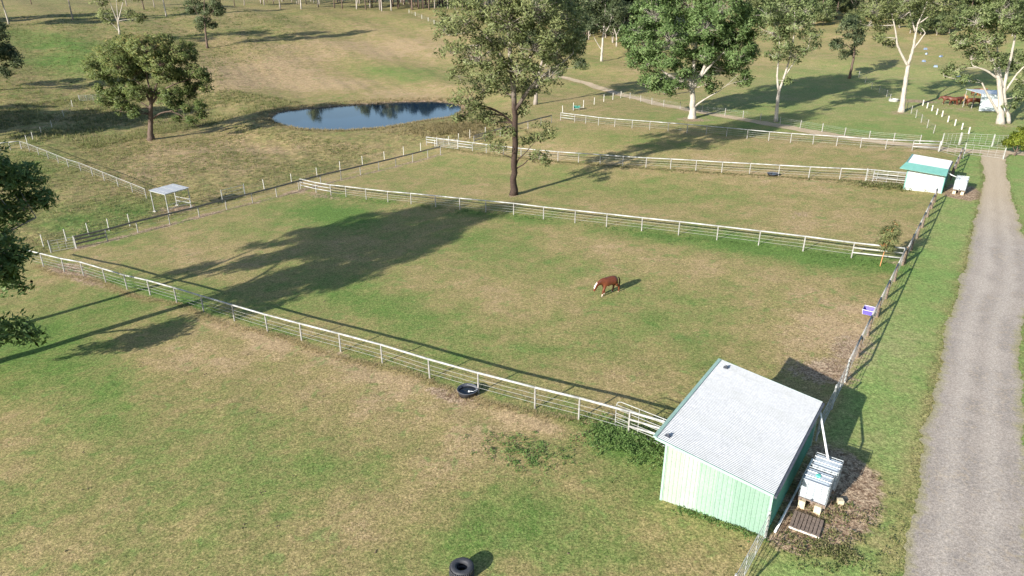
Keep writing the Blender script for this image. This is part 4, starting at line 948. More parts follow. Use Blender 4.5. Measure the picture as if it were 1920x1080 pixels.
    def edge(nm, a, b, sx, sz, mt, drop=0):
        mb = MB(); a = Vector(a); b = Vector(b); d = (b - a); ex = d.normalized(); ez = ZZ; ey = ez.cross(ex).normalized(); ez = ex.cross(ey)
        P = []
        for p in (a, b):
            for yy, zz in ((-sx / 2, -sz / 2), (sx / 2, -sz / 2), (sx / 2, sz / 2), (-sx / 2, sz / 2)): P.append(p + ey * yy + ez * (zz + drop))
        mb.add(P, [(0, 1, 2, 3), (7, 6, 5, 4), (0, 4, 5, 1), (1, 5, 6, 2), (2, 6, 7, 3), (3, 7, 4, 0)]); return mb.build(nm, M[mt], t)
    edge('barge_board', L(ua, wa - .012, zr(ua)), L(ub, wa - .012, zr(ub)), .03, .13, trim_m, -.035)
    edge('barge_board', L(ua, wb + .012, zr(ua)), L(ub, wb + .012, zr(ub)), .03, .13, trim_m, -.035)
    edge('ridge_flashing', L(ub + .03, wa - .01, zr(ub)), L(ub + .03, wb + .01, zr(ub)), .16, .09, trim_m, .005)
    edge('gutter', L(ua - .06, wa, zr(ua) - .05), L(ua - .06, wb, zr(ua) - .05), .12, .10, 'dark_plastic', -.02)
    if awning:     # deep teal fascia across the front
        mb = MB(); a0, a1 = L(-.15, -of - .05, zr(0) + .10), L(W_ + .35, -of - .05, zr(W_) + .10)
        b0, b1 = L(-.15, -of - 1.0, zr(0) - .42), L(W_ + .75, -of - 1.0, zr(W_) - .42)
        P = [a0, a1, b1, b0]; P = P + [p + Vector((0, 0, -.05)) for p in P]
        mb.add(P, [(3, 2, 1, 0), (4, 5, 6, 7), (0, 1, 5, 4), (1, 2, 6, 5), (2, 3, 7, 6), (3, 0, 4, 7)]); mb.build('awning', M['teal_trim'], t)
    return t, (L, zr, O, wa, wb, ua, ub)
t, info = shed('large near shed with white corrugated roof and faded green ribbed front', 4.35, 9.05, 25.35, 33.05, 2.42, 3.05,
     ['green_wall', 'green_wall', 'green_wall_b', 'faded_wall', 'pale_wall', 'pale_wall_b'], 'dark_green_wall',
     ['roof_dirty', 'roof', 'roof', 'roof_dirty', 'roof', 'roof', 'roof'], 'green_trim')
L_, zr_, O_, wa_, wb_, ua_, ub_ = info
for (u, w) in ((4.75, .05), (4.65, 7.35)):     # two small dark brackets near the high edge
    mb = MB(); p = L_(u, w, zr_(u) + .05); mb.box(p, (.16, .22, .06), Matrix.Rotation(ROT_UW, 3, 'Z')); mb.box(p + Vector((.02, .02, .06)), (.07, .10, .08), Matrix.Rotation(ROT_UW + .4, 3, 'Z')); mb.build('roof_bracket', M['dark_plastic'], t)
t2, info2 = shed('small far shed with white wall and teal awning beside the driveway', 3.9, 7.5, 87.3, 91.5, 2.55, 2.75, ['white_wall'] * 5, 'teal_trim', ['roof', 'roof'], 'teal_trim', over=(.15, .25, .25, .1), awning=True)

# tanks: caged water cubes
def ibc(label, u, w, base_z, cap=True, wd=1.16, ln=1.02, cage_dark=False):
    X, Y = xy(u, w); z = gz(X, Y) + base_z
    t = thing('water_tank', label, 'tank', (X, Y, z), ROT_UW, 'caged water tanks')
    h = 1.0
    mb = MB(); mb.box((0, 0, .16 + h / 2), (ln - .06, wd - .06, h)); tk_ = mb.build('tank_body', M['tank'], t, smooth=False, bevel=.06)
    for k in range(1, 4):
        rb = MB(); x = -ln / 2 + ln * k / 4; rb.box((x, 0, .16 + h + .002), (.09, wd - .24, .018)); rb.build('top_rib', M['tank'], tk_, bevel=.01)
    cg = MB()
    for z_ in (.22, .46, .70, .94, 1.19):
        a = ln / 2; b_ = wd / 2; cg.tube([(-a, -b_, z_), (a, -b_, z_), (a, b_, z_), (-a, b_, z_), (-a, -b_, z_)], .012 if z_ < 1.1 else .020, 5)
    for k in range(5):
        y = -wd / 2 + wd * k / 4
        for x in (-ln / 2, ln / 2): cg.tube([(x, y, .16), (x, y, 1.2)], .011, 5)
    for k in range(1, 4):
        x = -ln / 2 + ln * k / 4
        for y in (-wd / 2, wd / 2): cg.tube([(x, y, .16), (x, y, 1.2)], .011, 5)
    for x in (-ln * .18, ln * .18): cg.tube([(x, -wd / 2, 1.2), (x, wd / 2, 1.2)], .016, 5)
    cg.build('cage', M['cage'], t)
    pl = MB()
    for y in (-wd / 2 + .06, 0, wd / 2 - .06): pl.box((0, y, .05), (ln, .11, .10))
    for k in range(5): pl.box((-ln / 2 + .07 + (ln - .14) * k / 4, 0, .125), (.12, wd, .045))
    pl.build('pallet_base', M['cage'] if cage_dark else M['old_timber'], t)
    if cap: c = MB(); c.lathe([(.001, .07), (.09, .07), (.11, .05), (.11, 0)], 14, (.05, .02, .16 + h + .005)); c.build('cap', M['tank_cap'], t, smooth=False)
    v_ = MB(); v_.tube([(-ln / 2 - .01, 0, .26), (-ln / 2 - .10, 0, .25)], .045, 8); v_.box((-ln / 2 - .08, 0, .32), (.03, .12, .02)); v_.build('valve', M['dark_plastic'], t)
    return t
ibc('front white caged water tank with teal cap beside the near shed', 3.15, 28.5, .40)
ibc('rear white caged water tank fed by the white downpipe of the near shed', 3.05, 29.75, .40, cap=False)
ibc('white caged water tank beside the far small shed, nearer one', 2.35, 88.2, .35, cap=False)
ibc('white caged water tank beside the far small shed, farther one', 2.35, 89.4, .35, cap=False)
def block(label, u, w, dims, ry=0, group=None, z=0):
    X, Y = xy(u, w); mb = MB(); mb.box((0, 0, dims[2] / 2), dims)
    o = mb.build('stone_block', M['limestone'], None, bevel=.02); o.location = (X, Y, gz(X, Y) - .03 + z); o.rotation_euler = (0, 0, ROT_UW + ry)
    return tag(o, label, 'block', group)
block('cream stone block under front tank corner nearest the shed', 3.55, 28.15, (.34, .30, .42), .05, 'stone blocks under tanks')
block('cream stone block under front tank corner away from the shed', 2.85, 28.15, (.34, .30, .42), -.06, 'stone blocks under tanks')
block('cream stone block half hidden between the two tanks, shed side', 3.55, 29.1, (.34, .30, .42), .02, 'stone blocks under tanks')
block('cream stone block between the two tanks, driveway side', 2.75, 29.1, (.34, .30, .42), 0, 'stone blocks under tanks')
block('cream stone block under the rear tank far corner', 3.0, 30.1, (.34, .5, .42), 0, 'stone blocks under tanks')
block('loose cream stone block lying on bare dirt right of the tanks', 2.15, 29.3, (.26, .26, .24), .5)
for i, (u, w) in enumerate(((2.0, 87.9), (2.75, 87.9), (2.35, 89.5))):
    block(('cream block under far tank, driveway side', 'cream block under far tank, shed side', 'cream block under the farther far tank')[i], u, w, (.3, .3, .37), 0, 'blocks under far tanks')
# wooden pallet lying flat
X, Y = xy(3.05, 26.95); t = thing('wooden_pallet', 'weathered wooden pallet lying flat on dirt in front of the tanks', 'pallet', (X, Y, gz(X, Y)), ROT_UW + .05)
for k in range(3):
    mb = MB(); mb.box((-.5 + k * .5, 0, .07), (.09, 1.25, .10)); mb.build('bearer', M['white_post'] if k == 0 else M['old_timber'], t)
for k in range(8):
    mb = MB(); mb.box((random.uniform(-.02, .02), -.55 + k * .157, .137 + random.uniform(-.003, .008)), (1.15, .128, .026), Matrix.Rotation(random.gauss(0, .012), 3, 'Z')); mb.build('plank', M['old_timber'], t)
# pipes
def pipe(label, pts, r, m='pvc', name='water_pipe'):
    o = Vector(pts[0]); mb = MB(); mb.tube([Vector(p) - o for p in pts], r, 10); q = mb.build(name, M[m], None, smooth=True); q.location = o; return tag(q, label, 'pipe')
gx = O_ + L_(ua_ - .06, wb_ - .55, zr_(ua_) - .12); tx = uwz(3.05, 29.9, 1.62)
pipe('white downpipe slanting from the near shed gutter into the rear tank', [gx, gx + Vector((0, 0, -.12)), tx + Vector((-.03, .25, .28)), tx], .05)
pipe('long white pipe lying along the dark side wall of the near shed', [uwz(4.05, 25.75, .07), uwz(4.0, 28.0, .08), uwz(3.95, 31.8, .10)], .05)
pipe('short white downpipe from far shed to its tank', [uwz(3.85, 87.6, 2.3), uwz(3.4, 87.8, 2.0), uwz(2.6, 88.2, 1.65)], .05)

# ------------------------------------------------------------------ tubs, tyres and other small things
def tub(label, px, r=.62, h=.42, name='water_tub', float_=True):
    p = hit(*px); t = thing(name, label, 'trough', p)
    mb = MB(); mb.lathe([(.001, .01), (r * .80, .01), (r * .82, 0), (r * .98, h - .03), (r * 1.04, h - .02), (r * 1.04, h), (r * .97, h), (r * .80, .04), (.001, .04)], 40); mb.build('tub', M['dark_plastic'], t, smooth=True)
    wt = MB(); wt.lathe([(.001, h * .62), (r * .915, h * .62)], 40); wt.build('water', M['trough_water'], t)
    if float_:
        f_ = MB(); f_.lathe([(.001, .09), (.05, .075), (.075, .03), (.075, -.01), (.001, -.03)], 12, (.10, -.06, h * .62)); f_.tube([(.10, -.06, h * .7), (.35, -.18, h * .82), (.60, -.10, h + .02)], .012, 5); f_.build('float_valve', M['galv'], t)
    return t
tub('round dark water tub set under the near white rail fence', (877, 740))
tub('low dark tub under the fence left of the far small shed', (1449, 329), .7, .3, float_=False)
p = hit(866, 1078); t = thing('tyre_stack', 'black tyre lying flat on grass at the bottom edge', 'tyre', p)
for i, (z, rs) in enumerate(((.0, 1.0), (.25, .97))):
    mb = MB(); prof = []
    for k in range(14):
        a = 2 * math.pi * k / 14; prof.append(((.37 + .135 * (abs(math.cos(a)) ** .6) * math.copysign(1, math.cos(a))) * rs, .13 + .125 * (abs(math.sin(a)) ** .6) * math.copysign(1, math.sin(a)) + z))
    mb.lathe(prof, 40, (.02 * i, .03 * i, 0), closed=True)
    for k in range(36):     # tread blocks
        a = 2 * math.pi * k / 36; q = Matrix.Rotation(a, 3, 'Z'); mb.box(q @ Vector((.506 * rs, 0, .13 + z)), (.022, .055, .16), q)
    mb.build('tyre', M['black_rubber'], t, smooth=True)
# feed bin on the timber fence
X, Y = xy(4.78, 50.7); t = thing('feed_bin', 'violet-blue plastic feed bin hooked on the timber fence', 'bin', (X, Y, gz(X, Y) + .25), ROT_UW)
mb = MB(); a, b_, h = .42, .34, .34; P = []
for z, k in ((0, .86), (h, 1.0), (h, .93), (.03, .80)):
    for x, y in ((-a, -b_), (a, -b_), (a, b_), (-a, b_)): P.append((x * k, y * k, z))
F = [(3, 2, 1, 0)] + [(4 * r_ + i, 4 * r_ + (i + 1) % 4, 4 * (r_ + 1) + (i + 1) % 4, 4 * (r_ + 1) + i) for r_ in range(3) for i in range(4)] + [(12, 13, 14, 15)]
mb.add(P, F); mb.build('bin_body', M['blue_bin'], t)
mb = MB(); mb.tube([(-a, -b_, h + .01), (a, -b_, h + .01), (a, b_, h + .01), (-a, b_, h + .01), (-a, -b_, h + .01)], .022, 6); mb.build('rim', M['bin_rim'], t)
for x, y in ((-a, b_), (-a, -b_)): mb = MB(); mb.tube([(x, y, h), (x * .86, y * .86, 0)], .018, 5); mb.build('edge_strip', M['bin_rim'], t)
mb = MB(); mb.lathe([(.001, .03), (.10, .02), (.13, 0)], 10, (.05, .02, .035)); mb.build('feed_scoop', M['bin_rim'], t)
for y in (-.12, .12): mb = MB(); mb.tube([(y * 2, -b_, h), (y * 2, -b_ - .16, h + .03), (y * 2, -b_ - .18, h - .1)], .012, 5); mb.build('hook', M['galv'], t)

# open stock shelter on four legs
P4 = [Vector(hit(*q)) for q in ((290, 397), (317, 402), (359, 390), (332, 381))]
o = P4[0].copy(); t = thing('stock_shelter', 'open stock shelter with flat white roof on four thin legs', 'shelter', o)
H4 = 2.55; fx = Vector((P4[1] - P4[0]).to_2d().to_3d()); tops = []
P4[3] = P4[0] + (P4[2] - P4[1])
for i, p in enumerate(P4):
    g = gz(p.x, p.y); top = Vector((p.x, p.y, o.z + H4 + (.10 if i in (0, 3) else 0))); tops.append(top)
    mb = MB(); mb.tube([rel((p.x, p.y, g - .1), o), rel(top, o)], .06, 8); mb.build('leg', M['white_rail'], t)
    mb = MB(); mb.box(rel((p.x, p.y, g + .04), o), (.38, .38, .1)); mb.build('foot', M['white_post'], t)
ca = sum(tops, Vector()) / 4
big = [ca + (q - ca) * 1.10 + Vector((0, 0, .10)) for q in tops]
rf = MB(); P = [rel(q, o) for q in big]; P += [q - Vector((0, 0, .05)) for q in P]
for a_, b2 in ((0, 1), (1, 2), (2, 3), (3, 0)): rf.tube([rel(tops[a_], o), rel(tops[b2], o)], .045, 6)
rfo = rf.build('roof_frame', M['galv'], t)
e1 = P[1] - P[0]; e2 = P[3] - P[0]; ns = 6
for i in range(ns):
    a_, b2 = P[0] + e2 * (i / ns), P[0] + e2 * ((i + 1) / ns - .002); mb = MB(); up = Vector((0, 0, .02 * (i % 2) + .01))
    Q = [a_ + up, a_ + e1 + up, b2 + e1 + up, b2 + up]; Q += [q - Vector((0, 0, .012)) for q in Q]
    mb.add(Q, [(0, 1, 2, 3), (7, 6, 5, 4), (0, 4, 5, 1), (1, 5, 6, 2), (2, 6, 7, 3), (3, 7, 4, 0)]); mb.build('roof_sheet', M['roof'], rfo)
for a_, b2 in ((1, 2), (2, 3)):
    for z in (.65, 1.15):
        mb = MB(); q0 = Vector((P4[a_].x, P4[a_].y, gz(P4[a_].x, P4[a_].y) + z)); q1 = Vector((P4[b2].x, P4[b2].y, gz(P4[b2].x, P4[b2].y) + z)); mb.tube([rel(q0, o), rel(q1, o)], .035, 6); mb.build('side_rail', M['white_rail'], t)
steel_gate('grey steel yard panel standing behind the fence right of the stock shelter', Vector(hit(419, 379)), Vector(hit(459, 368)), h=1.35, z0=.2, bars=3, ups=0, m='galv', name='yard_panel', cat='panel')
# teal barrow by the white fence
p = hit(1081, 206); t = thing('wheelbarrow', 'dark teal wheelbarrow by the white wire fence posts', 'wheelbarrow', p, -.2)
mb = MB(); P = []
for z, kx, ky in ((.35, .45, .28), (.72, .75, .42), (.72, .72, .39), (.39, .42, .25)):
    for x, y in ((-1, -1), (1, -1), (1, 1), (-1, 1)): P.append((x * kx, y * ky, z))
mb.add(P, [(3, 2, 1, 0)] + [(4 * r_ + i, 4 * r_ + (i + 1) % 4, 4 * r_ + 4 + (i + 1) % 4, 4 * r_ + 4 + i) for r_ in range(3) for i in range(4)] + [(12, 13, 14, 15)]); mb.build('tray', M['teal_plastic'], t)
mb = MB(); [mb.tube([(-.75, .2 * s, .2), (.3, .25 * s, .33), (1.25, .3 * s, .62)], .025, 6) for s in (-1, 1)]; mb.build('handles', M['galv'], t)
mb = MB(); mb.tube([(-.72, -.06, .2), (-.72, .06, .2)], .2, 14); mb.build('wheel', M['black_rubber'], t)
mb = MB(); [mb.tube([(.45, .26 * s, .36), (.5, .26 * s, 0)], .02, 6) for s in (-1, 1)]; mb.build('stand', M['galv'], t)
# blue jump blocks scattered in the far right paddock
for i, (x, y, lb) in enumerate(((1735,93,'topmost'),(1737,102,'second'),(1732,116,'third'),(1754,126,'lower right'),(1764,107,'right-hand'),(1797,144,'lowest, half behind gum leaves'))):
    p = hit(x, y); mb = MB(); mb.box((0, 0, .18), (.9, .5, .34), None, .8); mb.box((0, 0, .38), (.7, .2, .06)); mb.tube([(-.3, 0, .4), (-.3, 0, .5), (.3, 0, .5), (.3, 0, .4)], .025, 5)
    o = mb.build('jump_block', M['blue_paint'], None, bevel=.02); o.location = p; o.rotation_euler = (0, 0, i * .9)
    tag(o, lb + ' small blue jump block in the far right paddock', 'jump block', 'blue jump blocks')
p = hit(1675, 190); mb = MB(); mb.lathe([(.001, .02), (.8, .02), (.86, .45), (.80, .45), (.74, .10), (.001, .10)], 20); o = mb.build('water_trough', M['white_rail']); o.location = p; tag(o, 'pale round trough on bare ground left of white-trunked gum', 'trough')
# far shelter
p = hit(1838, 207); t = thing('lean_to', 'small pale lean-to shelter behind the twin-trunked white gum', 'shelter', p, -.15)
mb = MB(); Q = [(0,0,2.6),(3.8,0,2.4),(4.2,-1.6,0),(-.5,-1.6,0)]; Q = [(x, y + 1.0, z) for x, y, z in Q]; Q += [(x + .03, y + .06, z - .03) for x, y, z in Q]
mb.add(Q, [(3, 2, 1, 0), (4, 5, 6, 7), (0, 1, 5, 4), (1, 2, 6, 5), (2, 3, 7, 6), (3, 0, 4, 7)]); mb.build('front_sheet', M['white_wall'], t)
mb = MB(); Q = [(-1.6,3.6,3.0),(3.9,3.6,2.9),(3.9,.95,2.45),(-.1,.95,2.66)]; Q += [(x, y, z - .06) for x, y, z in Q]
mb.add(Q, [(3, 2, 1, 0), (4, 5, 6, 7), (0, 1, 5, 4), (1, 2, 6, 5), (2, 3, 7, 6), (3, 0, 4, 7)]); mb.build('roof', M['galv'], t)
for x, y in ((-1.4, 3.5), (3.8, 3.5), (-.6, 2.0)): mb = MB(); mb.tube([(x, y, -.2), (x, y, 2.7)], .06, 6); mb.build('leg', M['grey_post'], t)

# ------------------------------------------------------------------ horses
def horse_mat(name, c1, c2, face_white=True, socks=True):
    m, nt, b = new_mat(name, .5, .35); P = objco(nt)
    n1 = noise(nt, 3.0, 4, .6, P); col = mixc(nt, mrange(nt, n1, .35, .7), c1, c2)
    sx = nd(nt, 'ShaderNodeSeparateXYZ'); nt.links.new(P, sx.inputs[0]); x, y, z = sx.outputs
    if face_white:   # blaze down the front of the face
        d = mth(nt, 'ADD', mth(nt, 'MULTIPLY', x, .85), mth(nt, 'MULTIPLY', z, .52))
        bl = mth(nt, 'MULTIPLY', mrange(nt, d, 1.59, 1.61), mrange(nt, mth(nt, 'ABSOLUTE', y), .070, .045)); bl = mth(nt, 'MULTIPLY', bl, mrange(nt, x, 1.13, 1.17))
        col = mixc(nt, bl, col, (.75, .70, .66))
    if socks:
        sk = mth(nt, 'MULTIPLY', mrange(nt, z, .20, .15), mrange(nt, x, .5, .6)); col = mixc(nt, sk, col, (.48, .40, .32))
    nt.links.new(col, b.inputs['Base Color']); return m
M['chestnut'] = horse_mat('chestnut_coat', (.150, .042, .018), (.095, .026, .012))
M['chestnut_dark'] = horse_mat('dark_chestnut_coat', (.12, .036, .018), (.08, .024, .014), False, False)
M['palomino'] = horse_mat('golden_coat', (.42, .22, .085), (.34, .17, .06), False, False)
M['hair_dark'] = worn('dark_red_hair', (.10, .032, .016), (.055, .02, .012), .6, 12)
M['hair_gold'] = worn('golden_hair', (.36, .17, .07), (.22, .09, .035), .6, 12)
def horse_body(graze=0.0, step=0.0):
    """one continuous skinned body; head lowered, local +X is forward"""
    V = []; E_ = []; Rd = []
    def add(p, r, par=None):
        V.append(p); Rd.append(r if isinstance(r, tuple) else (r, r)); i = len(V) - 1
        if par is not None: E_.append((par, i))
        return i
    hip = add((-.50, 0, 1.12), (.34, .35)); loin = add((-.16, 0, 1.07), (.36, .36), hip); rib = add((.18, 0, 1.03), (.38, .39), loin); chest = add((.48, 0, 1.06), (.31, .36), rib)
    nb = add((.70, 0, 1.17), (.20, .29), chest); nm = add((.93, 0, 1.19 - graze * .25), (.15, .22), nb); poll = add((1.16, 0, 1.16 - graze * .5), (.12, .16), nm)
    hd = add((1.27, 0, 1.00 - graze * .55), (.125, .155), poll); nose = add((1.36, 0, .80 - graze * .58), (.085, .10), hd); add((1.41, 0, .67 - graze * .58), (.075, .08), nose)
    rump = add((-.72, 0, 1.12), (.25, .28), hip)
    for s, st in ((1, step), (-1, -step)):
        sh = add((.48, .15 * s, .86), .17, chest); el = add((.46 + st * .12, .16 * s, .70), .12, sh); kn = add((.50 + st * .30, .15 * s, .44), .078, el); fe = add((.48 + st * .42, .15 * s, .13), .055, kn); add((.52 + st * .44, .15 * s, .035), .07, fe)
        th = add((-.56, .16 * s, .90), (.22, .26), hip); sf = add((-.48 - st * .10, .17 * s, .74), .165, th); hk = add((-.72 - st * .26, .15 * s, .50), .088, sf); ff = add((-.68 - st * .36, .15 * s, .14), .058, hk); add((-.64 - st * .38, .15 * s, .035), .07, ff)
    me = bpy.data.meshes.new('horse_skeleton'); me.from_pydata(V, E_, []); ob = bpy.data.objects.new('horse_skeleton', me); COL.objects.link(ob)
    ob.modifiers.new('skin', 'SKIN'); sv = me.skin_vertices[0].data
    for i, r in enumerate(Rd): sv[i].radius = r; sv[i].use_root = (i == 0)
    ob.modifiers.new('sub', 'SUBSURF').levels = 2
    dg = bpy.context.evaluated_depsgraph_get(); out = bpy.data.meshes.new_from_object(ob.evaluated_get(dg))
    bpy.data.objects.remove(ob); out.polygons.foreach_set('use_smooth', [True] * len(out.polygons)); out.name = 'body'; return out
BODY = {}
def horse(label, X, Y, heading, coat, hair, graze=0.0, step=.5, s=1.0, group=None):
    k = (round(graze, 1), round(step, 1))
    if k not in BODY: BODY[k] = horse_body(*k)
    me = BODY[k].copy(); me.materials.clear(); me.materials.append(M[coat])
    t = thing('horse', label, 'horse', (X, Y, gz(X, Y)), heading, group); t.scale = (s, s, s)
    put('body', me, t)
    g = graze
    mb = MB(); mb.tube([(-.86, 0, 1.20), (-.97, 0, 1.05), (-1.0, .02, .78), (-.98, .03, .50), (-.95, .02, .36)], [.035, .05, .065, .05, .015], 7); mb.build('tail', M[hair], t, smooth=True)
    mb = MB(); crest = [(.58, 0, 1.38), (.78, 0, 1.38 - g * .08), (.98, 0, 1.36 - g * .28), (1.14, 0, 1.29 - g * .5)]
    for i in range(len(crest) - 1):
        for q in range(3):
            a = Vector(crest[i]).lerp(Vector(crest[i + 1]), q / 3); sgn = 1 if (i + q) % 2 else .7
            mb.tube([a + Vector((0, 0, .0)), a + Vector((.0, .10 * sgn, -.04)), a + Vector((-.01, .15 * sgn, -.18))], [.035, .04, .012], 5)
    mb.build('mane', M[hair], t, smooth=True)
    for s_ in (-1, 1):
        mb = MB(); mb.tube([(1.15, .055 * s_, 1.25 - g * .5), (1.14, .075 * s_, 1.33 - g * .5), (1.16, .08 * s_, 1.41 - g * .5)], [.028, .034, .006], 6); mb.build('ear', M[coat], t, smooth=True)
        mb = MB(); mb.lathe([(.001, .022), (.018, .012), (.022, 0), (.018, -.012), (.001, -.022)], 8, (1.255, .078 * s_, 1.06 - g * .53)); mb.build('eye', M['trough_water'], t)
    for i, (x0, y0) in enumerate(((.52 + step * .44, .15), (.52 - step * .44, -.15), (-.64 - step * .38, .15), (-.64 + step * .38, -.15))):
        mb = MB(); mb.lathe([(.001, .075), (.045, .07), (.062, 0), (.001, 0)], 9, (x0 + .01, y0, 0)); mb.build('hoof', M['hoof'], t)
    return t
pf, ph = hit(1129, 555), hit(1153, 546); mid = (pf + ph) / 2
horse('chestnut horse with white blaze walking alone in the near paddock', mid[0], mid[1], math.atan2(pf[1] - ph[1], pf[0] - ph[0]) - .12, 'chestnut', 'hair_dark', graze=.3, step=.5, s=1.04)
HS = [(1774,195,2.9,'chestnut_dark','hair_dark','leftmost horse of the group at the small far lean-to'),(1786,197,2.8,'chestnut_dark','hair_dark','second horse from the left in the dark group near the lean-to'),(1796,196,.3,'chestnut_dark','hair_dark','dark horse standing just left of the golden horse by the lean-to'),
      (1808,193,1.2,'palomino','hair_gold','golden horse in the middle of the group near the lean-to'),(1818,199,.1,'chestnut','hair_dark','reddish horse right of the golden one by the lean-to leg'),(1829,199,3.0,'chestnut_dark','hair_dark','dark horse closest to the pale lean-to front'),
      (1828,180,.2,'chestnut','hair_dark','red horse standing behind the lean-to roof, left one'),(1840,180,.4,'palomino','hair_gold','golden horse standing behind the lean-to roof, right one')]
for x, y, hd, c_, h_, lb in HS:
    p = hit(x, y); horse(lb, p[0], p[1], hd, c_, h_, graze=0.0, step=0.2, group='horses gathered at the far lean-to')

# ------------------------------------------------------------------ long grass and weeds
def tufts(name, label, cat, pts, hgt, m, blades=7, spread=.12, seed=1, wid=.012, tint0=.45):
    rng = np.random.default_rng(seed); pts = np.asarray(pts); n = len(pts); N = n * blades
    base = np.repeat(pts, blades, 0); hh = np.repeat(hgt if np.ndim(hgt) else np.full(n, hgt), blades) * rng.uniform(.55, 1.15, N)
    az = rng.uniform(0, 2 * np.pi, N); rr = rng.random(N) ** .6 * spread
    b0 = base + np.stack([np.cos(az) * rr, np.sin(az) * rr, np.zeros(N)], 1)
    lean = rng.uniform(.15, .9, N); tip = b0 + np.stack([np.cos(az) * lean * hh, np.sin(az) * lean * hh, hh * rng.uniform(.6, 1.0, N)], 1)
    sd = np.stack([-np.sin(az), np.cos(az), np.zeros(N)], 1) * (wid * rng.uniform(.7, 1.4, N))[:, None]
    sd = np.where((np.cross(sd, tip - b0)[:, 2] < 0)[:, None], -sd, sd)
    V = np.stack([b0 - sd, b0 + sd, tip], 1)
    me = bpy.data.meshes.new(name); me.vertices.add(N * 3); me.vertices.foreach_set('co', V.ravel().astype(np.float32))
    me.loops.add(N * 3); me.loops.foreach_set('vertex_index', np.arange(N * 3, dtype=np.int32)); me.polygons.add(N); me.polygons.foreach_set('loop_start', np.arange(N, dtype=np.int32) * 3)
    me.update(calc_edges=True); me.materials.append(m)
    set_normals(me, np.tile(np.array([[-.25, -.25, .93]]), (N * 3, 1)) + rng.normal(0, .12, (N * 3, 3)))
    tint = np.repeat(np.repeat(rng.normal(tint0, .16, n), blades) + rng.normal(0, .1, N), 3)
    at = me.attributes.new('tint', 'FLOAT', 'POINT'); at.data.foreach_set('value', np.clip(tint, 0, 1).astype(np.float32))
    return tag(put(name, me), label, cat, kind='stuff')
def ground_pts(u, w):
    X, Y = xy(u, w); return np.stack([X, Y, terr(X, Y) - .02], 1)
rg = np.random.default_rng(77)
# straw verge on the near side of the near fence
n = 2600; u = rg.uniform(11, 77, n); w = 28.9 - np.abs(rg.normal(0, .35, n)) - .1 + .3 * np.sin(u * .5); 
fw = np.interp(u, [uw(p.x, p.y)[0] for p in W['F1']][::-1], [uw(p.x, p.y)[1] for p in W['F1']][::-1]); w = w - 28.9 + fw - .1
tufts('fence_grass', 'dry straw-coloured grass strip along the near fence foot', 'grass', ground_pts(u, w), .10 + .10 * rg.random(n), M['leaf_straw'], 7, .16, 3, .016, .55)
n = 1000; u = rg.uniform(11, 77, n); fw = np.interp(u, [uw(p.x, p.y)[0] for p in W['F1']][::-1], [uw(p.x, p.y)[1] for p in W['F1']][::-1]); w = fw + .25 + np.abs(rg.normal(0, .3, n))
tufts('fence_grass', 'green grass strip just behind the near fence', 'grass', ground_pts(u, w), .16, M['leaf_weed'], 6, .12, 4, .014, .4)
# green weedy strip along the second fence
n = 2800; u = rg.uniform(5, 76, n); u = u[np.sin(u * .31) + .6 * np.sin(u * .83) + rg.normal(0, .5, n) > -.5]; n = len(u); fw = np.interp(u, [uw(p.x, p.y)[0] for p in W['F2']][::-1], [uw(p.x, p.y)[1] for p in W['F2']][::-1]); w = fw - np.abs(rg.normal(0, 1.1, n)) * (1 + .5 * np.sin(u * .3)) + .3
tufts('fence_grass', 'green weedy grass strip along the fence behind the horse', 'grass', ground_pts(u, w), .15, M['leaf_weed'], 6, .16, 5, .018, .5)
n = 2500; u = rg.uniform(5, 76, n); w = 86.8 + rg.normal(0, 1.2, n); fw = np.interp(u, [uw(p.x, p.y)[0] for p in W['F3']][::-1], [uw(p.x, p.y)[1] for p in W['F3']][::-1]); w = fw - np.abs(rg.normal(0, .6, n))
tufts('fence_grass', 'dry grass strip along the fence of the far small shed', 'grass', ground_pts(u, w), .18, M['leaf_rough'], 6, .16, 6, .02, .5)
# rough paddock left of the downhill fence and on the upper hill
def scatter_rough(n, u0, u1, w0, w1, seed):
    r_ = np.random.default_rng(seed); u = r_.uniform(u0, u1, n); w = r_.uniform(w0, w1, n); X, Y = xy(u, w)
    pd = poly_sdf(X, Y, POND); patch = np.sin(X * .35 + 1.2 * np.sin(Y * .21)) + np.sin(Y * .31 + 1.7 * np.sin(X * .17)); keep = (pd > 1.5) & (patch + r_.normal(0, .7, n) > -.5)
    return np.stack([X, Y, terr(X, Y) - .03], 1)[keep]
q = scatter_rough(11000, 79.5, 135, 28, 84, 8)
tufts('rough_grass', 'tussocky rough grass of the paddock between dam and downhill fence', 'grass', q, .22 + .16 * rg.random(len(q)), M['leaf_rough'], 7, .30, 9, .04, .42)
q = scatter_rough(9000, 140, 300, 50, 190, 10); rr_ = np.hypot(q[:, 0], q[:, 1]); q = q[(q[:, 0] < -72) & (rr_ > 120)]
tufts('rough_grass', 'grey-green tussock grass over the upper left hill paddock', 'grass', q, .30 + .30 * rg.random(len(q)), M['leaf_rough'], 7, .45, 11, .07, .22)
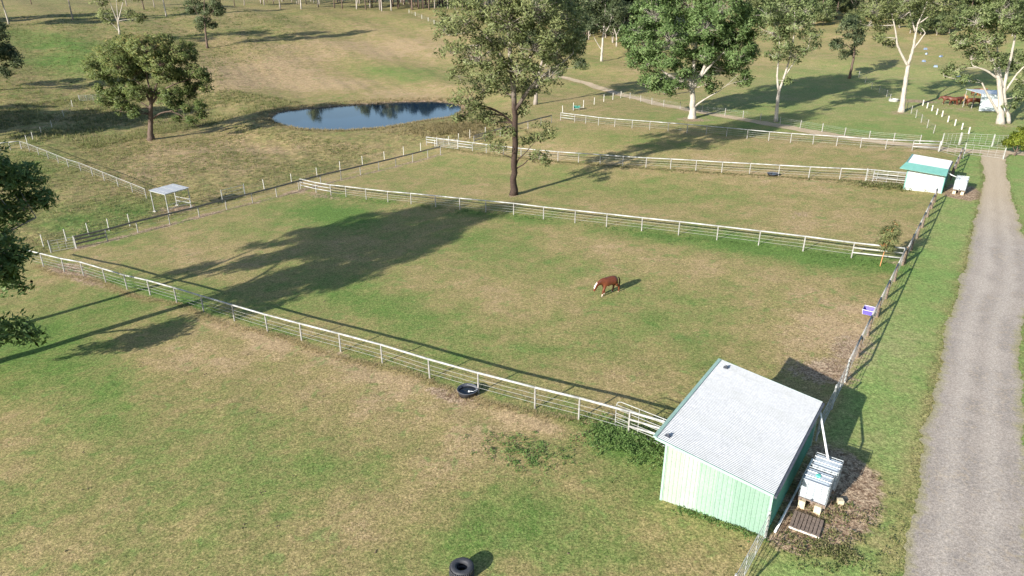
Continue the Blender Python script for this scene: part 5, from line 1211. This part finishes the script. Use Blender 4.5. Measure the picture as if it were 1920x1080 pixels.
# rank grass round the dam and dark creek flat
q = scatter_rough(5200, 128, 175, 55, 105, 12)
tufts('creek_grass', 'tall rank grass on the shaded creek flat at left', 'grass', q, .5 + .4 * rg.random(len(q)), M['leaf_rough'], 8, .40, 13, .05, .45)
th_ = rg.integers(0, len(POND), 2200); q = POND[th_] + (POND[th_] - POND.mean(0)) / np.linalg.norm(POND[th_] - POND.mean(0), axis=1)[:, None] * (rg.random(2200) ** 1.5 * 3.2 + .1)[:, None] + rg.normal(0, .4, (2200, 2))
q = np.stack([q[:, 0], q[:, 1], terr(q[:, 0], q[:, 1]) - .03], 1)
tufts('reeds', 'straw-coloured reeds round the rim of the dam', 'reeds', q, .25 + .35 * rg.random(2200), M['leaf_straw'], 6, .25, 14, .035, .45)
c0 = uw(*hit(850, 240)[:2]); n = 1500; u = c0[0] + rg.normal(0, 6, n); w = c0[1] + rg.normal(0, 3, n)
tufts('bank_grass', 'reddish dry grass on the dam bank left of the lone tall gum', 'grass', ground_pts(u, w), .45 + .25 * rg.random(n), M['leaf_straw'], 7, .3, 15, .04, .3)
# leafy weeds by the near shed
def weeds(name, label, cx, cw, n, su, sw_, h, seed, m='leaf_weed', lf=.05):
    r_ = np.random.default_rng(seed); u = cx + r_.normal(0, su, n); w = cw + r_.normal(0, sw_, n); P = ground_pts(u, w)
    idx = np.repeat(np.arange(n), 16); N = len(idx); hh = (h * r_.uniform(.4, 1.1, n))[idx]
    C = P[idx] + np.stack([r_.normal(0, .11, N), r_.normal(0, .11, N), r_.random(N) * hh + .03], 1); ln = lf * r_.uniform(.6, 1.3, N)
    return tag(put(name, leaf_mesh(name, C, ln, ln * r_.uniform(.4, .6, N), r_.normal(.45, .18, n)[idx] + r_.normal(0, .1, N), M[m], .15, r_, np.tile([[-.2, -.2, .9]], (N, 1)))), label, 'weeds', kind='stuff')
cu, cw = uw(*hit(1178, 828)[:2])
weeds('weeds', 'patch of leafy green weeds left of the near shed under the steel gate', cu, cw, 460, 1.35, .75, .34, 21, lf=.06)
weeds('weeds', 'low weeds along the foot of the near shed front', 6.2, 25.12, 60, .9, .10, .12, 22)
cu, cw = uw(*hit(985, 850)[:2]); weeds('weeds', 'scattered low weeds in the near paddock left of the shed', cu, cw, 140, 1.3, .7, .12, 23)
cu, cw = uw(*hit(1655, 350)[:2]); weeds('weeds', 'scrappy weeds at the gate beside the far small shed', cu, cw, 260, 1.6, .6, .4, 24, 'leaf_rough', .08)
weeds('weeds', 'grassy weeds along the drive-side edge of the muddy tank apron', 1.9, 26.0, 120, .9, .5, .10, 25, 'leaf_rough')
weeds('weeds', 'weeds scattered over the bare dirt near the wooden pallet', 2.2, 28.2, 120, 1.2, 1.6, .08, 26, 'leaf_rough')
n = 2600; w = rg.uniform(18, 108, n); le = np.interp(w, [10,22,27,34,43,52,62,74,86,98,106], [-.6,-.75,-.7,-.55,-.2,-.05,-.15,.05,.2,.55,1.3]); re = np.interp(w, [10,26,40,48,55,62,70,80,92,102,107], [-6.2,-5.4,-4.6,-4.15,-4.15,-4.8,-4.6,-3.4,-2.2,-1.4,-1.2])
side = rg.random(n) < .6; u = np.where(side, le + rg.normal(.05, .22, n), re + rg.normal(-.05, .22, n))
tufts('verge_grass', 'short dry and green grass creeping over the driveway edges', 'grass', ground_pts(u, w) + np.array([0, 0, .03]), .07, M['leaf_rough'], 6, .16, 33, .016, .5)
n = 2300; u = rg.uniform(10, 74, n); w = np.where(rg.random(n) < .5, rg.uniform(6, 28, n), rg.uniform(31, 61, n)); pm = np.sin(u * .35 + 1.3 * np.sin(w * .3)) + np.sin(w * .45 + u * .15); kp = pm + rg.normal(0, .6, n) > .1
tufts('grass_tufts', 'small greener grass tufts dotted over the two near paddocks', 'grass', ground_pts(u[kp], w[kp]), .09, M['leaf_weed'], 9, .22, 34, .016, .35)
n = 80; u = rg.uniform(10, 74, n); w = np.where(rg.random(n) < .5, rg.uniform(6, 28, n), rg.uniform(31, 61, n)); mb = MB()
for p in ground_pts(u, w):
    for _ in range(3):
        q = p + np.array([rg.normal(0, .09), rg.normal(0, .09), .03]); r_ = rg.uniform(.02, .04); mb.lathe([(.004, r_), (r_, .4 * r_), (r_ * 1.1, -.02)], 5, q)
tag(mb.build('manure', M['manure'], None), 'dark horse manure scattered in small heaps over the near paddocks', 'manure', kind='stuff')
# the close-cropped sward nearest the camera
n = 60000; X = rg.uniform(-24, 22, n); Y = 16 + 26 * rg.random(n) ** 1.1; u, w = uw(X, Y); keep = (u > 4.6) & (np.abs(X) < Y * .80) & (w < 60) & ~((u < 9.2) & (w > 25.2) & (w < 33.2)); X, Y = X[keep], Y[keep]
tufts('cropped_grass', 'short cropped grass over the near paddock', 'grass', np.stack([X, Y, terr(X, Y) - .01], 1), .045, M['leaf_rough'], 4, .10, 31, .011, .5)
